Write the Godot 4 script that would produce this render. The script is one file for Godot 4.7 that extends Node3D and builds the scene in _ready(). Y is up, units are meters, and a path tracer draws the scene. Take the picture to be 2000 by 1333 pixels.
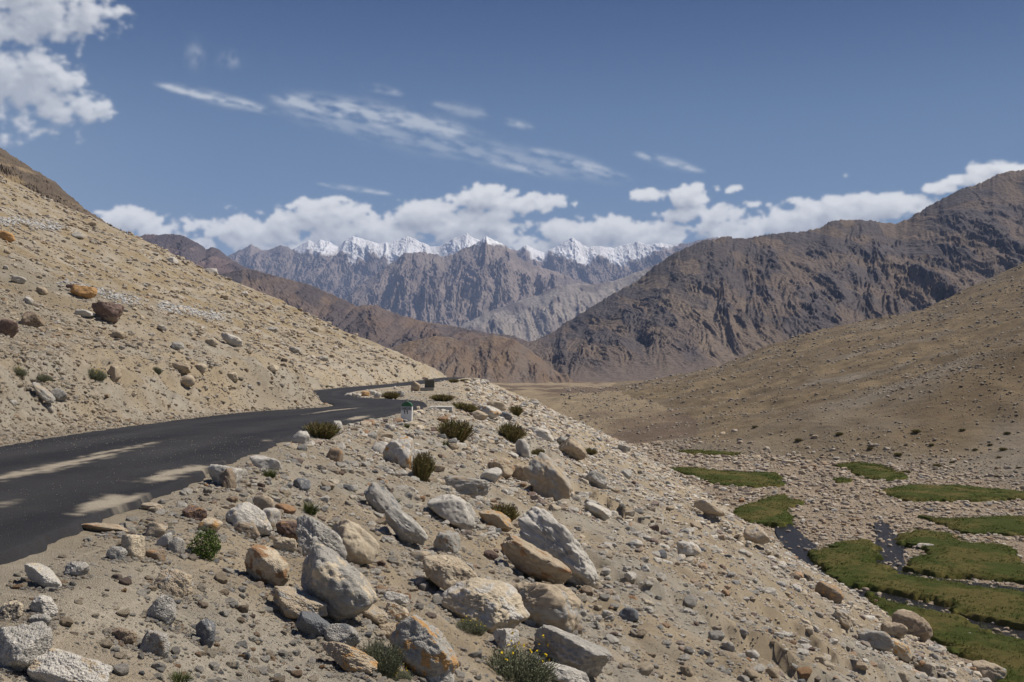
extends Node3D
# A mountain road above a high valley. Units are metres, y is up, the camera looks along -z.
# A pixel of the 2000 x 1333 photograph gives a direction; distances come from the ground, whose cross-sections are listed below.

const FOCAL := 1944.0
const HORIZON := 700.0
var pitch_tan := (HORIZON - 666.5) / FOCAL
var rng := RandomNumberGenerator.new()
var taken := {}

# ------------------------------------------------------------------ helpers
func ray(px: float, py: float) -> Vector2:      # (x / depth, y / depth)
	var u := (px - 1000.0) / FOCAL
	var v := (666.5 - py) / FOCAL
	var den := 1.0 - v * pitch_tan
	return Vector2(u * sqrt(1.0 + pitch_tan * pitch_tan) / den, (v + pitch_tan) / den)

func pt(px: float, py: float, d: float) -> Vector3:
	var r := ray(px, py)
	return Vector3(r.x * d, r.y * d, -d)

func numbered(called: String) -> String:
	var n: int = taken.get(called, 0)
	taken[called] = n + 1
	return called if n == 0 else "%s_%03d" % [called, n]

func tag(o: Node, label: String, category: String, group := "", kind := "") -> Node:
	o.set_meta("label", label)
	o.set_meta("category", category)
	if group != "":
		o.set_meta("group", group)
	if kind != "":
		o.set_meta("kind", kind)
	return o

func put(called: String, m: Mesh, mat: Material, parent: Node = null) -> MeshInstance3D:
	var o := MeshInstance3D.new()
	o.mesh = m
	if mat:
		o.material_override = mat
	o.cast_shadow = GeometryInstance3D.SHADOW_CASTING_SETTING_ON
	if parent == null:
		o.name = numbered(called)
		add_child(o)
	else:
		o.name = called
		parent.add_child(o, true)
	return o

func noise(sd: int, freq: float, octaves := 4, kind := FastNoiseLite.FRACTAL_FBM, type := FastNoiseLite.TYPE_SIMPLEX_SMOOTH) -> FastNoiseLite:
	var n := FastNoiseLite.new()
	n.seed = sd
	n.noise_type = type
	n.frequency = freq
	n.fractal_type = kind
	n.fractal_octaves = octaves
	return n

func sm(a: float, b: float, x: float) -> float:
	var t := clampf((x - a) / (b - a), 0.0, 1.0)
	return t * t * (3.0 - 2.0 * t)

func lerp_list(list: Array, x: float) -> float:          # list of [x, y], x rising
	if x <= list[0][0]:
		return list[0][1]
	for i in range(1, list.size()):
		if x <= list[i][0]:
			var a: Array = list[i - 1]
			var b: Array = list[i]
			return lerpf(a[1], b[1], (x - a[0]) / maxf(b[0] - a[0], 1e-6))
	return list[-1][1]

# A sheet of nr x nc points; rows may be skipped where keep is 0.
func sheet(pos: PackedVector3Array, col: PackedColorArray, nr: int, nc: int, flip := false) -> ArrayMesh:
	var nor := PackedVector3Array()
	nor.resize(nr * nc)
	for r in nr:
		var r0 := maxi(r - 1, 0) * nc
		var r1 := mini(r + 1, nr - 1) * nc
		var base := r * nc
		for c in nc:
			var dx := pos[base + mini(c + 1, nc - 1)] - pos[base + maxi(c - 1, 0)]
			var dz := pos[r1 + c] - pos[r0 + c]
			var n := dx.cross(dz).normalized()
			nor[base + c] = n if not flip else -n
	var idx := PackedInt32Array()
	idx.resize((nr - 1) * (nc - 1) * 6)
	var w := 0
	for r in nr - 1:
		for c in nc - 1:
			var i := r * nc + c
			var a := i
			var b := i + 1
			var e := i + nc
			var f := e + 1
			if flip:
				idx[w] = a; idx[w + 1] = b; idx[w + 2] = e
				idx[w + 3] = b; idx[w + 4] = f; idx[w + 5] = e
			else:
				idx[w] = a; idx[w + 1] = e; idx[w + 2] = b
				idx[w + 3] = b; idx[w + 4] = e; idx[w + 5] = f
			w += 6
	var arr := []
	arr.resize(Mesh.ARRAY_MAX)
	arr[Mesh.ARRAY_VERTEX] = pos
	arr[Mesh.ARRAY_NORMAL] = nor
	if col.size() > 0:
		arr[Mesh.ARRAY_COLOR] = col
	arr[Mesh.ARRAY_INDEX] = idx
	var m := ArrayMesh.new()
	m.add_surface_from_arrays(Mesh.PRIMITIVE_TRIANGLES, arr)
	return m

# A landscape as rows at constant depth, spaced evenly in the logarithm of the depth; x rises along a row.
class Land:
	var d0: float
	var d1: float
	var nr: int
	var nc: int
	var pos: PackedVector3Array
	func depth(k: float) -> float:
		return d0 * pow(d1 / d0, k / (nr - 1))
	func row_y(k: int, x: float) -> float:
		var b := k * nc
		if x <= pos[b].x:
			return pos[b].y
		if x >= pos[b + nc - 1].x:
			return pos[b + nc - 1].y
		var lo := 0
		var hi := nc - 1
		while hi - lo > 1:
			var mid := (lo + hi) >> 1
			if pos[b + mid].x <= x:
				lo = mid
			else:
				hi = mid
		var p := pos[b + lo]
		var q := pos[b + hi]
		return p.y + (q.y - p.y) * (x - p.x) / maxf(q.x - p.x, 1e-6)
	func y_at(x: float, d: float) -> float:
		var k := clampf(log(d / d0) / log(d1 / d0) * (nr - 1), 0.0, nr - 1.001)
		var i := int(k)
		return lerpf(row_y(i, x), row_y(i + 1, x), k - i)
	func normal_at(x: float, d: float) -> Vector3:
		var e := maxf(0.15, d * 0.006)
		var gx := (y_at(x + e, d) - y_at(x - e, d)) / (2.0 * e)
		var gd := (y_at(x, d + e) - y_at(x, d - e)) / (2.0 * e)
		return Vector3(-gx, 1.0, gd).normalized()
	func hit(r: Vector2, from := 0.0) -> float:            # depth where the ray meets the land, or -1
		var before := 1e9
		for k in nr:
			var d := depth(k)
			if d < from:
				continue
			var gap := r.y * d - row_y(k, r.x * d)
			if gap <= 0.0:
				if before > 1e8:
					return d
				return lerpf(depth(k - 1), d, before / (before - gap))
			before = gap
		return -1.0

# ------------------------------------------------------------------ camera, sky, sun
func make_view():
	var cam := Camera3D.new()
	cam.name = "camera"
	cam.fov = rad_to_deg(2.0 * atan(666.5 / FOCAL))
	cam.near = 0.1
	cam.far = 80000.0
	cam.rotation.x = atan(pitch_tan)
	add_child(cam)
	cam.current = true
	var env := Environment.new()
	env.background_mode = Environment.BG_SKY
	var sky := Sky.new()
	var sm_ := PanoramaSkyMaterial.new()
	sm_.panorama = make_sky()
	sky.sky_material = sm_
	env.sky = sky
	env.background_energy_multiplier = 1.0
	env.tonemap_mode = Environment.TONE_MAPPER_LINEAR
	env.tonemap_exposure = 1.16
	env.sdfgi_enabled = true
	env.ssao_enabled = true
	env.ssil_enabled = true
	env.fog_enabled = true
	env.fog_density = 0.00004
	env.fog_light_color = Color(0.68, 0.77, 0.95)
	var we := WorldEnvironment.new()
	we.name = "world_environment"
	we.environment = env
	add_child(we)
	var sun := DirectionalLight3D.new()
	sun.name = "sun"
	sun.light_energy = 1.5
	sun.light_angular_distance = 0.55
	sun.light_color = Color(1.0, 0.965, 0.91)
	sun.shadow_enabled = true
	add_child(sun)
	var towards := Vector3(0.52, 0.83, -0.13).normalized()
	sun.look_at_from_position(towards * 100.0, Vector3.ZERO, Vector3.UP)

# The sky: blue air, heaps of cumulus along the horizon and streaks of cirrus, as directions.
var heaps := [[40, 20, 150, 75, 1.0], [150, 25, 90, 50, .9], [50, 150, 120, 75, 1.0], [125, 205, 95, 38, .95], [20, 235, 130, 60, .5],
	[250, 432, 85, 30, .8], [400, 448, 120, 30, .6], [480, 452, 150, 42, .75], [640, 412, 85, 27, .95], [560, 438, 100, 40, .8], [720, 455, 170, 45, .9], [830, 425, 95, 34, 1.0],
	[930, 452, 120, 38, .9], [955, 385, 72, 26, 1.0], [1050, 396, 62, 20, .95], [935, 438, 90, 40, .95], [1130, 458, 95, 34, .95], [1200, 452, 120, 30, 1.0], [1275, 466, 85, 28, .9],
	[1270, 383, 38, 15, .9], [1348, 380, 44, 24, .95], [1425, 367, 38, 9, .7], [1402, 415, 58, 20, .95], [1325, 420, 66, 12, .7], [1420, 452, 80, 24, .8], [1550, 432, 110, 32, .9],
	[1640, 412, 120, 32, 1.0], [1735, 402, 90, 30, 1.0], [1500, 400, 60, 8, .4], [1960, 330, 80, 17, .95], [1890, 350, 60, 12, .9], [1835, 366, 35, 10, .9],
	[700, 480, 420, 30, .55], [1200, 480, 260, 28, .6], [1460, 470, 160, 26, .5]]
var streaks := [[300, 162, 540, 218, 11, .75], [520, 188, 940, 262, 26, .62], [690, 215, 935, 266, 16, .5], [540, 215, 1230, 352, 26, .32], [930, 308, 1080, 340, 10, .55], [1035, 290, 1235, 352, 13, .6],
	[1238, 298, 1380, 334, 9, .65], [620, 358, 766, 379, 5, .8], [840, 200, 965, 226, 12, .3], [980, 232, 1045, 249, 8, .5], [700, 163, 790, 183, 8, .45], [330, 445, 500, 440, 5, .5]]
var fluff := noise(11, 0.012, 5)
var fluff2 := noise(12, 0.03, 4)
var wisp := noise(13, 0.02, 5)

func heap_density(px: float, py: float, outside: float) -> float:
	var best := 0.0
	for h in heaps:
		var ex: float = (px - h[0]) / (h[2] * 1.25)
		if ex < -1.0 or ex > 1.0:
			continue
		var ey: float = (py - h[1]) / (h[3] * 1.25)
		if ey < -1.0 or ey > 1.0:
			continue
		if ey > 0.0:
			ey *= 0.9
		var q: float = (1.0 - ex * ex - ey * ey) * h[4]
		if q > best:
			best = q
	if outside > 0.0:
		var g := fluff.get_noise_2d(px * 0.30 + 900.0, py * 0.5) * 0.9 + 0.12 - absf(py - 430.0) / 160.0 * 0.6
		best = maxf(best, g * outside)
	if best <= 0.001:
		return 0.0
	var n := fluff.get_noise_2d(px, py * 1.5)
	var n2 := fluff2.get_noise_2d(px, py * 1.4)
	return clampf(best * 1.45 + n * 0.85 + n2 * 0.55 - 0.42, 0.0, 1.0)

func sky_color(az: float, el: float) -> Color:
	var deg := rad_to_deg(az)
	var px := 1000.0 + (FOCAL * tan(az) if absf(deg) < 38.0 else signf(deg) * (FOCAL * tan(deg_to_rad(38.0)) + (absf(deg) - 38.0) * 50.0))
	var py := HORIZON - FOCAL * tan(minf(el, 1.4)) / maxf(cos(clampf(az, -0.66, 0.66)), 0.3)
	var h := maxf(rad_to_deg(el), 0.0)
	var c := Color(0.26, 0.35, 0.46)
	c = c.lerp(Color(0.125, 0.215, 0.36), sm(0.0, 11.0, h))
	c = c.lerp(Color(0.026, 0.066, 0.178), sm(8.0, 23.0, h))
	c = c.lerp(Color(0.022, 0.054, 0.155), sm(22.0, 70.0, h))
	var outside := sm(27.0, 33.0, absf(deg))
	# thin veil low over the range
	var veil := sm(7.5, 1.0, h) * 0.42 + sm(-150.0, 450.0, 350.0 - px) * sm(4.0, 9.0, h) * sm(17.0, 10.0, h) * 0.12
	c = c.lerp(Color(0.47, 0.52, 0.58), clampf(veil, 0.0, 1.0))
	# cirrus
	var ci := 0.0
	for s in streaks:
		if px < s[0] - 30.0 or px > s[2] + 30.0:
			continue
		var dirx: float = s[2] - s[0]
		var diry: float = s[3] - s[1]
		var len_ := sqrt(dirx * dirx + diry * diry)
		var t: float = ((px - s[0]) * dirx + (py - s[1]) * diry) / (len_ * len_)
		if t < -0.05 or t > 1.05:
			continue
		var off: float = ((py - s[1]) * dirx - (px - s[0]) * diry) / len_
		var wid: float = s[4] * (0.35 + 0.65 * sin(PI * clampf(t * 0.92 + 0.04, 0.0, 1.0)))
		if absf(off) > wid * 2.2:
			continue
		var along := (px * 0.97 + py * 0.22)
		var across := (py * 0.97 - px * 0.22)
		var n := wisp.get_noise_2d(along * 0.45, across * 2.2) + 0.6 * fluff2.get_noise_2d(along * 0.8, across * 2.6)
		var body := exp(-off * off / (wid * wid * 0.7)) * sm(-0.05, 0.12, t) * sm(1.05, 0.85, t)
		ci = maxf(ci, clampf(body * (0.70 + n * 1.5), 0.0, 1.0) * s[5])
	for wsp in [[378, 105, 14, 22, .22], [445, 115, 18, 14, .2], [1654, 342, 4, 3, .4]]:
		var q: float = pow((px - wsp[0]) / wsp[2], 2.0) + pow((py - wsp[1]) / wsp[3], 2.0)
		if q < 4.0:
			ci = maxf(ci, exp(-q) * wsp[4] * (1.0 + 2.0 * fluff2.get_noise_2d(px * 1.4, py)))
	if outside > 0.0 and h < 40.0:
		var far := wisp.get_noise_2d(px * 0.10, py * 0.42 - px * 0.09)
		ci = maxf(ci, clampf(far * 1.6 - 0.55, 0.0, 0.45) * outside * sm(6.0, 10.0, h))
	c = c.lerp(Color(0.60, 0.63, 0.67), clampf(ci, 0.0, 0.95))
	# cumulus
	if py < 560.0 and (py > 330.0 or px < 420.0 or px > 1750.0) and h < 24.0:
		var den := heap_density(px, py, outside)
		if den > 0.0:
			var up := heap_density(px + 9.0, py - 16.0, outside)
			var up2 := heap_density(px + 16.0, py - 34.0, outside)
			var lit := clampf(0.80 - 0.42 * up - 0.38 * up2 + den * 0.30, 0.0, 1.0)
			var tone := Color(0.32, 0.345, 0.39).lerp(Color(0.82, 0.82, 0.815), lit)
			c = c.lerp(tone, sm(0.0, 0.34 if py > 320.0 else 0.75, den) * (0.94 if py > 320.0 else 0.76))
	return c

func make_sky() -> ImageTexture:
	var w := 4096
	var hgt := 2048
	var lw := 512
	var lh := 256
	var data := PackedByteArray()
	data.resize(lw * lh * 3)
	for r in lh:
		var el := PI * 0.5 - PI * (r + 0.5) / lh
		if el < -0.04:
			for c in lw:
				var o := (r * lw + c) * 3
				data[o] = 126; data[o + 1] = 118; data[o + 2] = 106
			continue
		for c in lw:
			var az := wrapf(TAU * (c + 0.5) / lw, -PI, PI)
			var k := sky_color(az, el).linear_to_srgb()
			var o := (r * lw + c) * 3
			data[o] = int(clampf(k.r, 0.0, 1.0) * 255.0)
			data[o + 1] = int(clampf(k.g, 0.0, 1.0) * 255.0)
			data[o + 2] = int(clampf(k.b, 0.0, 1.0) * 255.0)
	var im := Image.create_from_data(lw, lh, false, Image.FORMAT_RGB8, data)
	im.resize(w, hgt, Image.INTERPOLATE_CUBIC)
	# the part that the photograph shows, in finer grain
	var side := 384
	var top := int((90.0 - 25.0) / 180.0 * hgt)
	var low := int(86.0 / 180.0 * hgt)
	for half in 2:
		var part := PackedByteArray()
		part.resize(side * (low - top) * 3)
		var o := 0
		for r in range(top, low):
			var el := PI * 0.5 - PI * (r + 0.5) / hgt
			for c in side:
				var az := TAU * (c + 0.5) / w if half == 0 else TAU * (c - side + 0.5) / w
				var k := sky_color(az, el).linear_to_srgb()
				part[o] = int(clampf(k.r, 0.0, 1.0) * 255.0)
				part[o + 1] = int(clampf(k.g, 0.0, 1.0) * 255.0)
				part[o + 2] = int(clampf(k.b, 0.0, 1.0) * 255.0)
				o += 3
		var pim := Image.create_from_data(side, low - top, false, Image.FORMAT_RGB8, part)
		im.blit_rect(pim, Rect2i(0, 0, side, low - top), Vector2i(0 if half == 0 else w - side, top))
	return ImageTexture.create_from_image(im)

# ------------------------------------------------------------------ materials
var M := {}

# Grain of a surface: noise read through a list of colours (linear values around 0.8, a tint of the base colour).
func grain(sd: int, freq: float, ramp: Array, type := FastNoiseLite.TYPE_CELLULAR, size := 1024, octaves := 3) -> ImageTexture:
	var n := noise(sd, freq, octaves, FastNoiseLite.FRACTAL_FBM, type)
	if type == FastNoiseLite.TYPE_CELLULAR:
		n.cellular_return_type = FastNoiseLite.RETURN_CELL_VALUE
		n.cellular_jitter = 1.0
	var src := n.get_seamless_image(size, size).get_data()
	var lut := PackedByteArray()
	lut.resize(768)
	for i in 256:
		var f := clampf((i / 255.0 - 0.12) / 0.76, 0.0, 0.9999) * (ramp.size() - 1)
		var k: Color = ramp[int(f)].lerp(ramp[int(f) + 1], f - int(f)).linear_to_srgb()
		lut[i * 3] = int(clampf(k.r, 0.0, 1.0) * 255.0)
		lut[i * 3 + 1] = int(clampf(k.g, 0.0, 1.0) * 255.0)
		lut[i * 3 + 2] = int(clampf(k.b, 0.0, 1.0) * 255.0)
	var out := PackedByteArray()
	out.resize(src.size() * 3)
	var o := 0
	for v in src:
		var l := v * 3
		out[o] = lut[l]
		out[o + 1] = lut[l + 1]
		out[o + 2] = lut[l + 2]
		o += 3
	return ImageTexture.create_from_image(Image.create_from_data(size, size, false, Image.FORMAT_RGB8, out))

func bumps(sd: int, freq: float, cell := true, size := 1024) -> ImageTexture:
	var n := noise(sd, freq, 3, FastNoiseLite.FRACTAL_FBM, FastNoiseLite.TYPE_CELLULAR if cell else FastNoiseLite.TYPE_SIMPLEX)
	if cell:
		n.cellular_return_type = FastNoiseLite.RETURN_DISTANCE2_SUB
	return ImageTexture.create_from_image(n.get_seamless_image(size, size))

func ground_mat(tex: Texture2D, bump: Texture2D, per_metre: float, relief_cm: float, rough := 0.95) -> StandardMaterial3D:
	var m := StandardMaterial3D.new()
	m.vertex_color_use_as_albedo = true
	m.albedo_texture = tex
	m.roughness = rough
	m.metallic_specular = 0.25
	m.uv1_triplanar = true
	m.uv1_world_triplanar = true
	m.uv1_scale = Vector3.ONE * per_metre
	if bump:
		m.heightmap_enabled = true
		m.heightmap_texture = bump
		m.heightmap_scale = relief_cm
	return m

func make_materials():
	var pebble_ramp := [Color(.42, .38, .34), Color(.70, .64, .56), Color(.86, .80, .70), Color(.80, .80, .80), Color(.92, .86, .76), Color(1, 1, .97), Color(.74, .66, .55)]
	var cells := grain(31, 0.03, [Color(.55, .52, .48), Color(.78, .75, .70), Color(.90, .87, .82), Color(.84, .84, .84), Color(1, .97, .92)])
	var cells2 := grain(32, 0.07, pebble_ramp)
	var tar := grain(37, 0.09, [Color(.62, .62, .62), Color(.78, .78, .78), Color(.85, .85, .85), Color(1, 1, 1)], FastNoiseLite.TYPE_CELLULAR, 512)
	var soft := grain(33, 0.01, [Color(.60, .58, .56), Color(.82, .80, .78), Color(.90, .89, .87), Color(1, 1, 1)], FastNoiseLite.TYPE_SIMPLEX, 1024, 6)
	var bump := bumps(34, 0.03)
	var speck := grain(39, 0.03, [Color(.62, .59, .56), Color(.83, .81, .78), Color(.88, .87, .85), Color(.97, .97, .96)], FastNoiseLite.TYPE_SIMPLEX, 1024, 6)
	var grit := bumps(38, 0.05, false)
	var chip := bumps(40, 0.02, false)
	var rockb := bumps(35, 0.012, false)
	M.ground = ground_mat(cells2, grit, 1.1, 2.6)
	M.scree = ground_mat(cells, bump, 0.11, 22.0)
	M.mountain = ground_mat(soft, rockb, 0.004, 250.0)
	M.far = ground_mat(soft, rockb, 0.0011, 500.0)
	M.asphalt = ground_mat(tar, bump, 1.3, 1.2, 0.8)
	M.rock = StandardMaterial3D.new()
	M.rock.vertex_color_use_as_albedo = true
	M.rock.albedo_texture = speck
	M.rock.roughness = 0.92
	M.rock.metallic_specular = 0.3
	M.rock.uv1_triplanar = true
	M.rock.uv1_scale = Vector3.ONE * 2.6
	M.rock.heightmap_enabled = true
	M.rock.heightmap_texture = chip
	M.rock.heightmap_scale = 1.3
	M.turf = ground_mat(cells, grit, 0.35, 8.0)
	M.leaf = StandardMaterial3D.new()
	M.leaf.vertex_color_use_as_albedo = true
	M.leaf.roughness = 0.8
	M.leaf.metallic_specular = 0.2
	M.leaf.backlight = Color(0.25, 0.25, 0.12)
	M.leaf.cull_mode = BaseMaterial3D.CULL_DISABLED
	M.water = StandardMaterial3D.new()
	M.water.albedo_color = Color(0.10, 0.09, 0.09)
	M.water.roughness = 0.28
	M.water.metallic_specular = 0.3
	M.water.heightmap_enabled = true
	M.water.heightmap_texture = bumps(36, 0.02, false, 512)
	M.water.heightmap_scale = 6.0
	M.water.uv1_triplanar = true
	M.water.uv1_world_triplanar = true
	M.water.uv1_scale = Vector3.ONE * 0.5

func plain(c: Color, rough := 0.8) -> StandardMaterial3D:
	var m := StandardMaterial3D.new()
	m.albedo_color = c.linear_to_srgb()
	m.roughness = rough
	return m

# ------------------------------------------------------------------ the near hill with the road bench
# depth, x of: road's outer edge, road's inner edge, outer edge of the verge; height of the road; inner verge, bank height, bank width; slope above
var near_rows := [
	[2.5, -3.80, -10.1, -2.3, -1.62, 2.0, 2.2, 2.8, .40], [6.0, -4.15, -10.5, -3.2, -1.71, 2.0, 2.2, 2.8, .40], [10.0, -4.55, -10.9, -3.6, -1.82, 2.0, 2.2, 2.8, .40],
	[21.0, -5.7, -12.0, -4.8, -2.12, 2.0, 2.2, 2.8, .40], [37.0, -6.7, -13.8, -5.7, -2.56, 1.9, 2.2, 2.6, .40], [55.0, -6.3, -14.5, -5.0, -3.05, 1.6, 2.4, 2.4, .41],
	[75.0, -6.6, -13.4, -4.6, -3.58, 0.9, 2.8, 2.0, .42], [88.0, -9.0, -17.5, -4.3, -3.78, 0.8, 2.9, 2.0, .42], [97.0, -14.6, -20.3, -5.0, -3.90, 0.9, 2.8, 2.2, .42],
	[110.0, -18.2, -23.6, -5.6, -4.03, 1.1, 2.6, 2.4, .42], [125.0, -19.9, -25.6, -6.8, -4.22, 1.3, 2.5, 2.6, .42], [150.0, -19.0, -24.6, -8.1, -4.42, 1.4, 2.4, 2.8, .43],
	[170.0, -16.9, -22.6, -9.0, -4.60, 1.5, 2.6, 2.6, .43], [190.0, -15.8, -21.6, -9.8, -4.79, 1.5, 2.8, 2.4, .44], [215.0, -14.6, -20.4, -10.6, -4.90, 1.5, 3.0, 2.4, .44],
	[240.0, -13.0, -19.0, -10.2, -5.06, 1.4, 3.1, 2.4, .44], [262.0, -11.0, -17.0, -8.6, -5.30, 1.3, 2.6, 2.4, .44], [300.0, -8.0, -14.0, -6.0, -11.0, 1.3, 2.0, 2.4, .40], [400.0, 0.0, -6.0, 3.0, -45.0, 1.3, 2.0, 2.4, .35]]
var near := Land.new()
var near_seg := [46, 120, 16, 7, 10, 12, 110, 76, 54, 6]
var road_first := 0
var road_last := 0

func near_value(d: float, f: int) -> float:
	var rows := near_rows
	var n := rows.size()
	if d <= rows[0][0]:
		return rows[0][f]
	for i in range(1, n):
		if d <= rows[i][0]:
			var a: Array = rows[i - 1]
			var b: Array = rows[i]
			var p: Array = rows[maxi(i - 2, 0)]
			var q: Array = rows[mini(i + 1, n - 1)]
			var t0 := log(float(a[0]))
			var t := log(d) - t0
			var tb := log(float(b[0])) - t0
			return cubic_interpolate_in_time(a[f], b[f], p[f], q[f], t / tb, tb, minf(log(float(p[0])) - t0, -0.05), maxf(log(float(q[0])) - t0, tb + 0.05))
	return rows[n - 1][f]

func floor_y(d: float) -> float:
	return -17.9 - 0.010 * (d - 80.0)

func near_profile(d: float) -> PackedVector2Array:
	var v := []
	v.resize(9)
	for f in range(1, 9):
		v[f] = near_value(d, f)
	var y: float = v[4]
	var fall := 0.0 if d < 262.0 else (d - 262.0) * 0.35
	var btx: float = v[2] - v[5] - v[7]
	var bty: float = y + v[6]
	var s: float = v[8]
	var p := PackedVector2Array()
	p.append(Vector2(-170.0, bty + s * 1.02 * (btx + 170.0) - fall))
	var midx := minf(-60.0, btx - 20.0)
	p.append(Vector2(midx, bty + s * (btx - midx) - fall))
	p.append(Vector2(btx, bty))
	p.append(Vector2(v[2] - v[5], y + 0.08))
	p.append(Vector2(v[2], y))
	p.append(Vector2(v[1], y))
	p.append(Vector2(v[3], y - (0.12 if d < 80.0 else 0.05)))
	var tx := 26.5 if d < 215.0 else 26.5 - (d - 215.0) * 0.09
	var ty := floor_y(d) - 0.2
	var vx: float = v[3]
	p.append(Vector2(lerpf(vx, tx, 0.45), lerpf(y, ty, 0.41)))
	p.append(Vector2(lerpf(vx, tx, 0.76), lerpf(y, ty, 0.74)))
	p.append(Vector2(tx, ty))
	p.append(Vector2(tx + 7.0, ty - 3.5))
	return p

func make_near():
	near.d0 = 2.5
	near.d1 = 400.0
	near.nr = 430
	var nc := 1
	for s in near_seg:
		nc += s
	near.nc = nc
	for s in 4:
		road_first += near_seg[s]
	road_last = road_first + int(near_seg[4])
	var pos := PackedVector3Array()
	pos.resize(near.nr * nc)
	var col := PackedColorArray()
	col.resize(near.nr * nc)
	var lump := noise(1, 0.10, 5)
	var small := noise(2, 0.9, 3)
	var gully := noise(3, 0.05, 4, FastNoiseLite.FRACTAL_RIDGED)
	var crumb := noise(4, 0.35, 4, FastNoiseLite.FRACTAL_RIDGED)
	var tint := noise(5, 0.16, 4)
	var tint2 := noise(6, 0.6, 4)
	var edge := noise(7, 0.8, 3)
	var scar := noise(8, 0.07, 3)
	var soil := Color(0.405, 0.345, 0.262)
	var gravel := Color(0.395, 0.372, 0.33)
	var olive := Color(0.285, 0.233, 0.155)
	var pale := Color(0.42, 0.38, 0.315)
	var slag := Color(0.30, 0.28, 0.242)
	var ys := PackedFloat32Array()
	ys.resize(nc)
	var tmp := PackedFloat32Array()
	tmp.resize(nc)
	for r in near.nr:
		var d := near.depth(r)
		var p := near_profile(d)
		var c := 0
		var xs := PackedFloat32Array()
		xs.resize(nc)
		for s in near_seg.size():
			var n: int = near_seg[s]
			for i in n + (1 if s == near_seg.size() - 1 else 0):
				var t := float(i) / n
				xs[c] = lerpf(p[s].x, p[s + 1].x, t)
				ys[c] = lerpf(p[s].y, p[s + 1].y, t)
				c += 1
		for pass_ in 3:                                       # round the corners of the cross-section
			for i in range(1, nc - 1):
				tmp[i] = (ys[i - 1] + ys[i] * 2.0 + ys[i + 1]) * 0.25
			for i in range(1, nc - 1):
				if i < road_first - 1 or i > road_last + 1:
					ys[i] = tmp[i]
		for i in nc:
			var x := xs[i]
			var y := ys[i]
			var off := 0.0                                      # distance from the road
			if i < road_first:
				off = p[4].x - x
			elif i > road_last:
				off = x - p[5].x
			var rough := sm(0.25, 2.6, off)
			var flatv := sm(-0.5, 2.0, x - p[6].x) if i > road_last else 1.0
			if off > 0.0:
				var a := 0.10 + 0.55 * sm(2.0, 12.0, off) * flatv
				y += lump.get_noise_2d(x, d) * a * rough
				y += small.get_noise_2d(x, d) * 0.10 * rough
				if i < road_first:
					var bank := sm(1.2, 2.6, off) * sm(9.0, 4.0, off)
					y += crumb.get_noise_2d(x * 1.2, d) * 0.55 * bank + lump.get_noise_2d(x * 3.0, d * 2.0) * 0.5 * bank
					y -= (gully.get_noise_2d(x * 0.22 + 40.0, d * 1.5) * 0.5 + 0.5) * 0.5 * sm(4.0, 20.0, off)
					y += lump.get_noise_2d(x * 0.3 + 77.0, d * 0.3) * 1.6 * sm(12.0, 60.0, off)
				else:
					y += crumb.get_noise_2d(x, d * 0.6) * 0.16 * sm(1.0, 4.0, off) * flatv
					var sc := scar.get_noise_2d(x, d)
					y -= sm(0.14, 0.18, sc + small.get_noise_2d(x * 0.7, d * 0.7) * 0.05) * 0.6 * sm(4.0, 9.0, off) * flatv
			pos[r * nc + i] = Vector3(x, y, -d)
			var n1 := tint.get_noise_2d(x, d)
			var n2 := tint2.get_noise_2d(x, d)
			var k := soil.lerp(gravel, clampf(0.5 + n1 * 1.5 + n2 * 0.5, 0.0, 1.0))
			if i < road_first:
				k = k.lerp(olive, sm(5.0, 22.0, off) * clampf(0.62 - n1 * 1.8 + n2 * 0.4, 0.0, 1.0))
				k = k.lerp(slag, sm(0.08, 0.35, tint.get_noise_2d(x * 0.35 + 200.0, d * 0.35)) * 0.6)
			elif off > 8.0:
				k = k.lerp(soil * 0.93, sm(9.0, 16.0, off) * clampf(0.5 - n1 * 1.6, 0.0, 1.0))
			if off < 2.2:
				k = k.lerp(pale, sm(2.2, 0.6, off) * 0.7)
			k *= 1.0 + n2 * 0.22
			col[r * nc + i] = k
	near.pos = pos
	var hill := put("hillside", sheet(pos, col, near.nr, nc, true), M.ground)
	tag(hill, "tan stony hillside that carries the road and falls to the valley", "hillside", "", "structure")

# patches of dust on the asphalt: pixel of the middle, half length along the road, half width, strength
var dust := [[60, 938, 3.2, .24, .85], [150, 914, 3.6, .20, .85], [235, 890, 3.0, .16, .7], [300, 874, 2.6, .13, .55], [360, 930, 1.6, .26, .9], [320, 944, 1.0, .26, .85], [215, 994, 1.0, .30, .95], [175, 1000, .7, .2, .7], [15, 1000, .6, .22, .5],
	[660, 805, 6.0, .26, .95], [620, 811, 4.0, .2, .7], [700, 820, 3.2, .32, .95], [520, 866, 1.6, .16, .45], [590, 868, 1.8, .2, .6]]

func road_edge(d: float, side: int) -> float:
	return near_value(d, 1 if side > 0 else 2)

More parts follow.
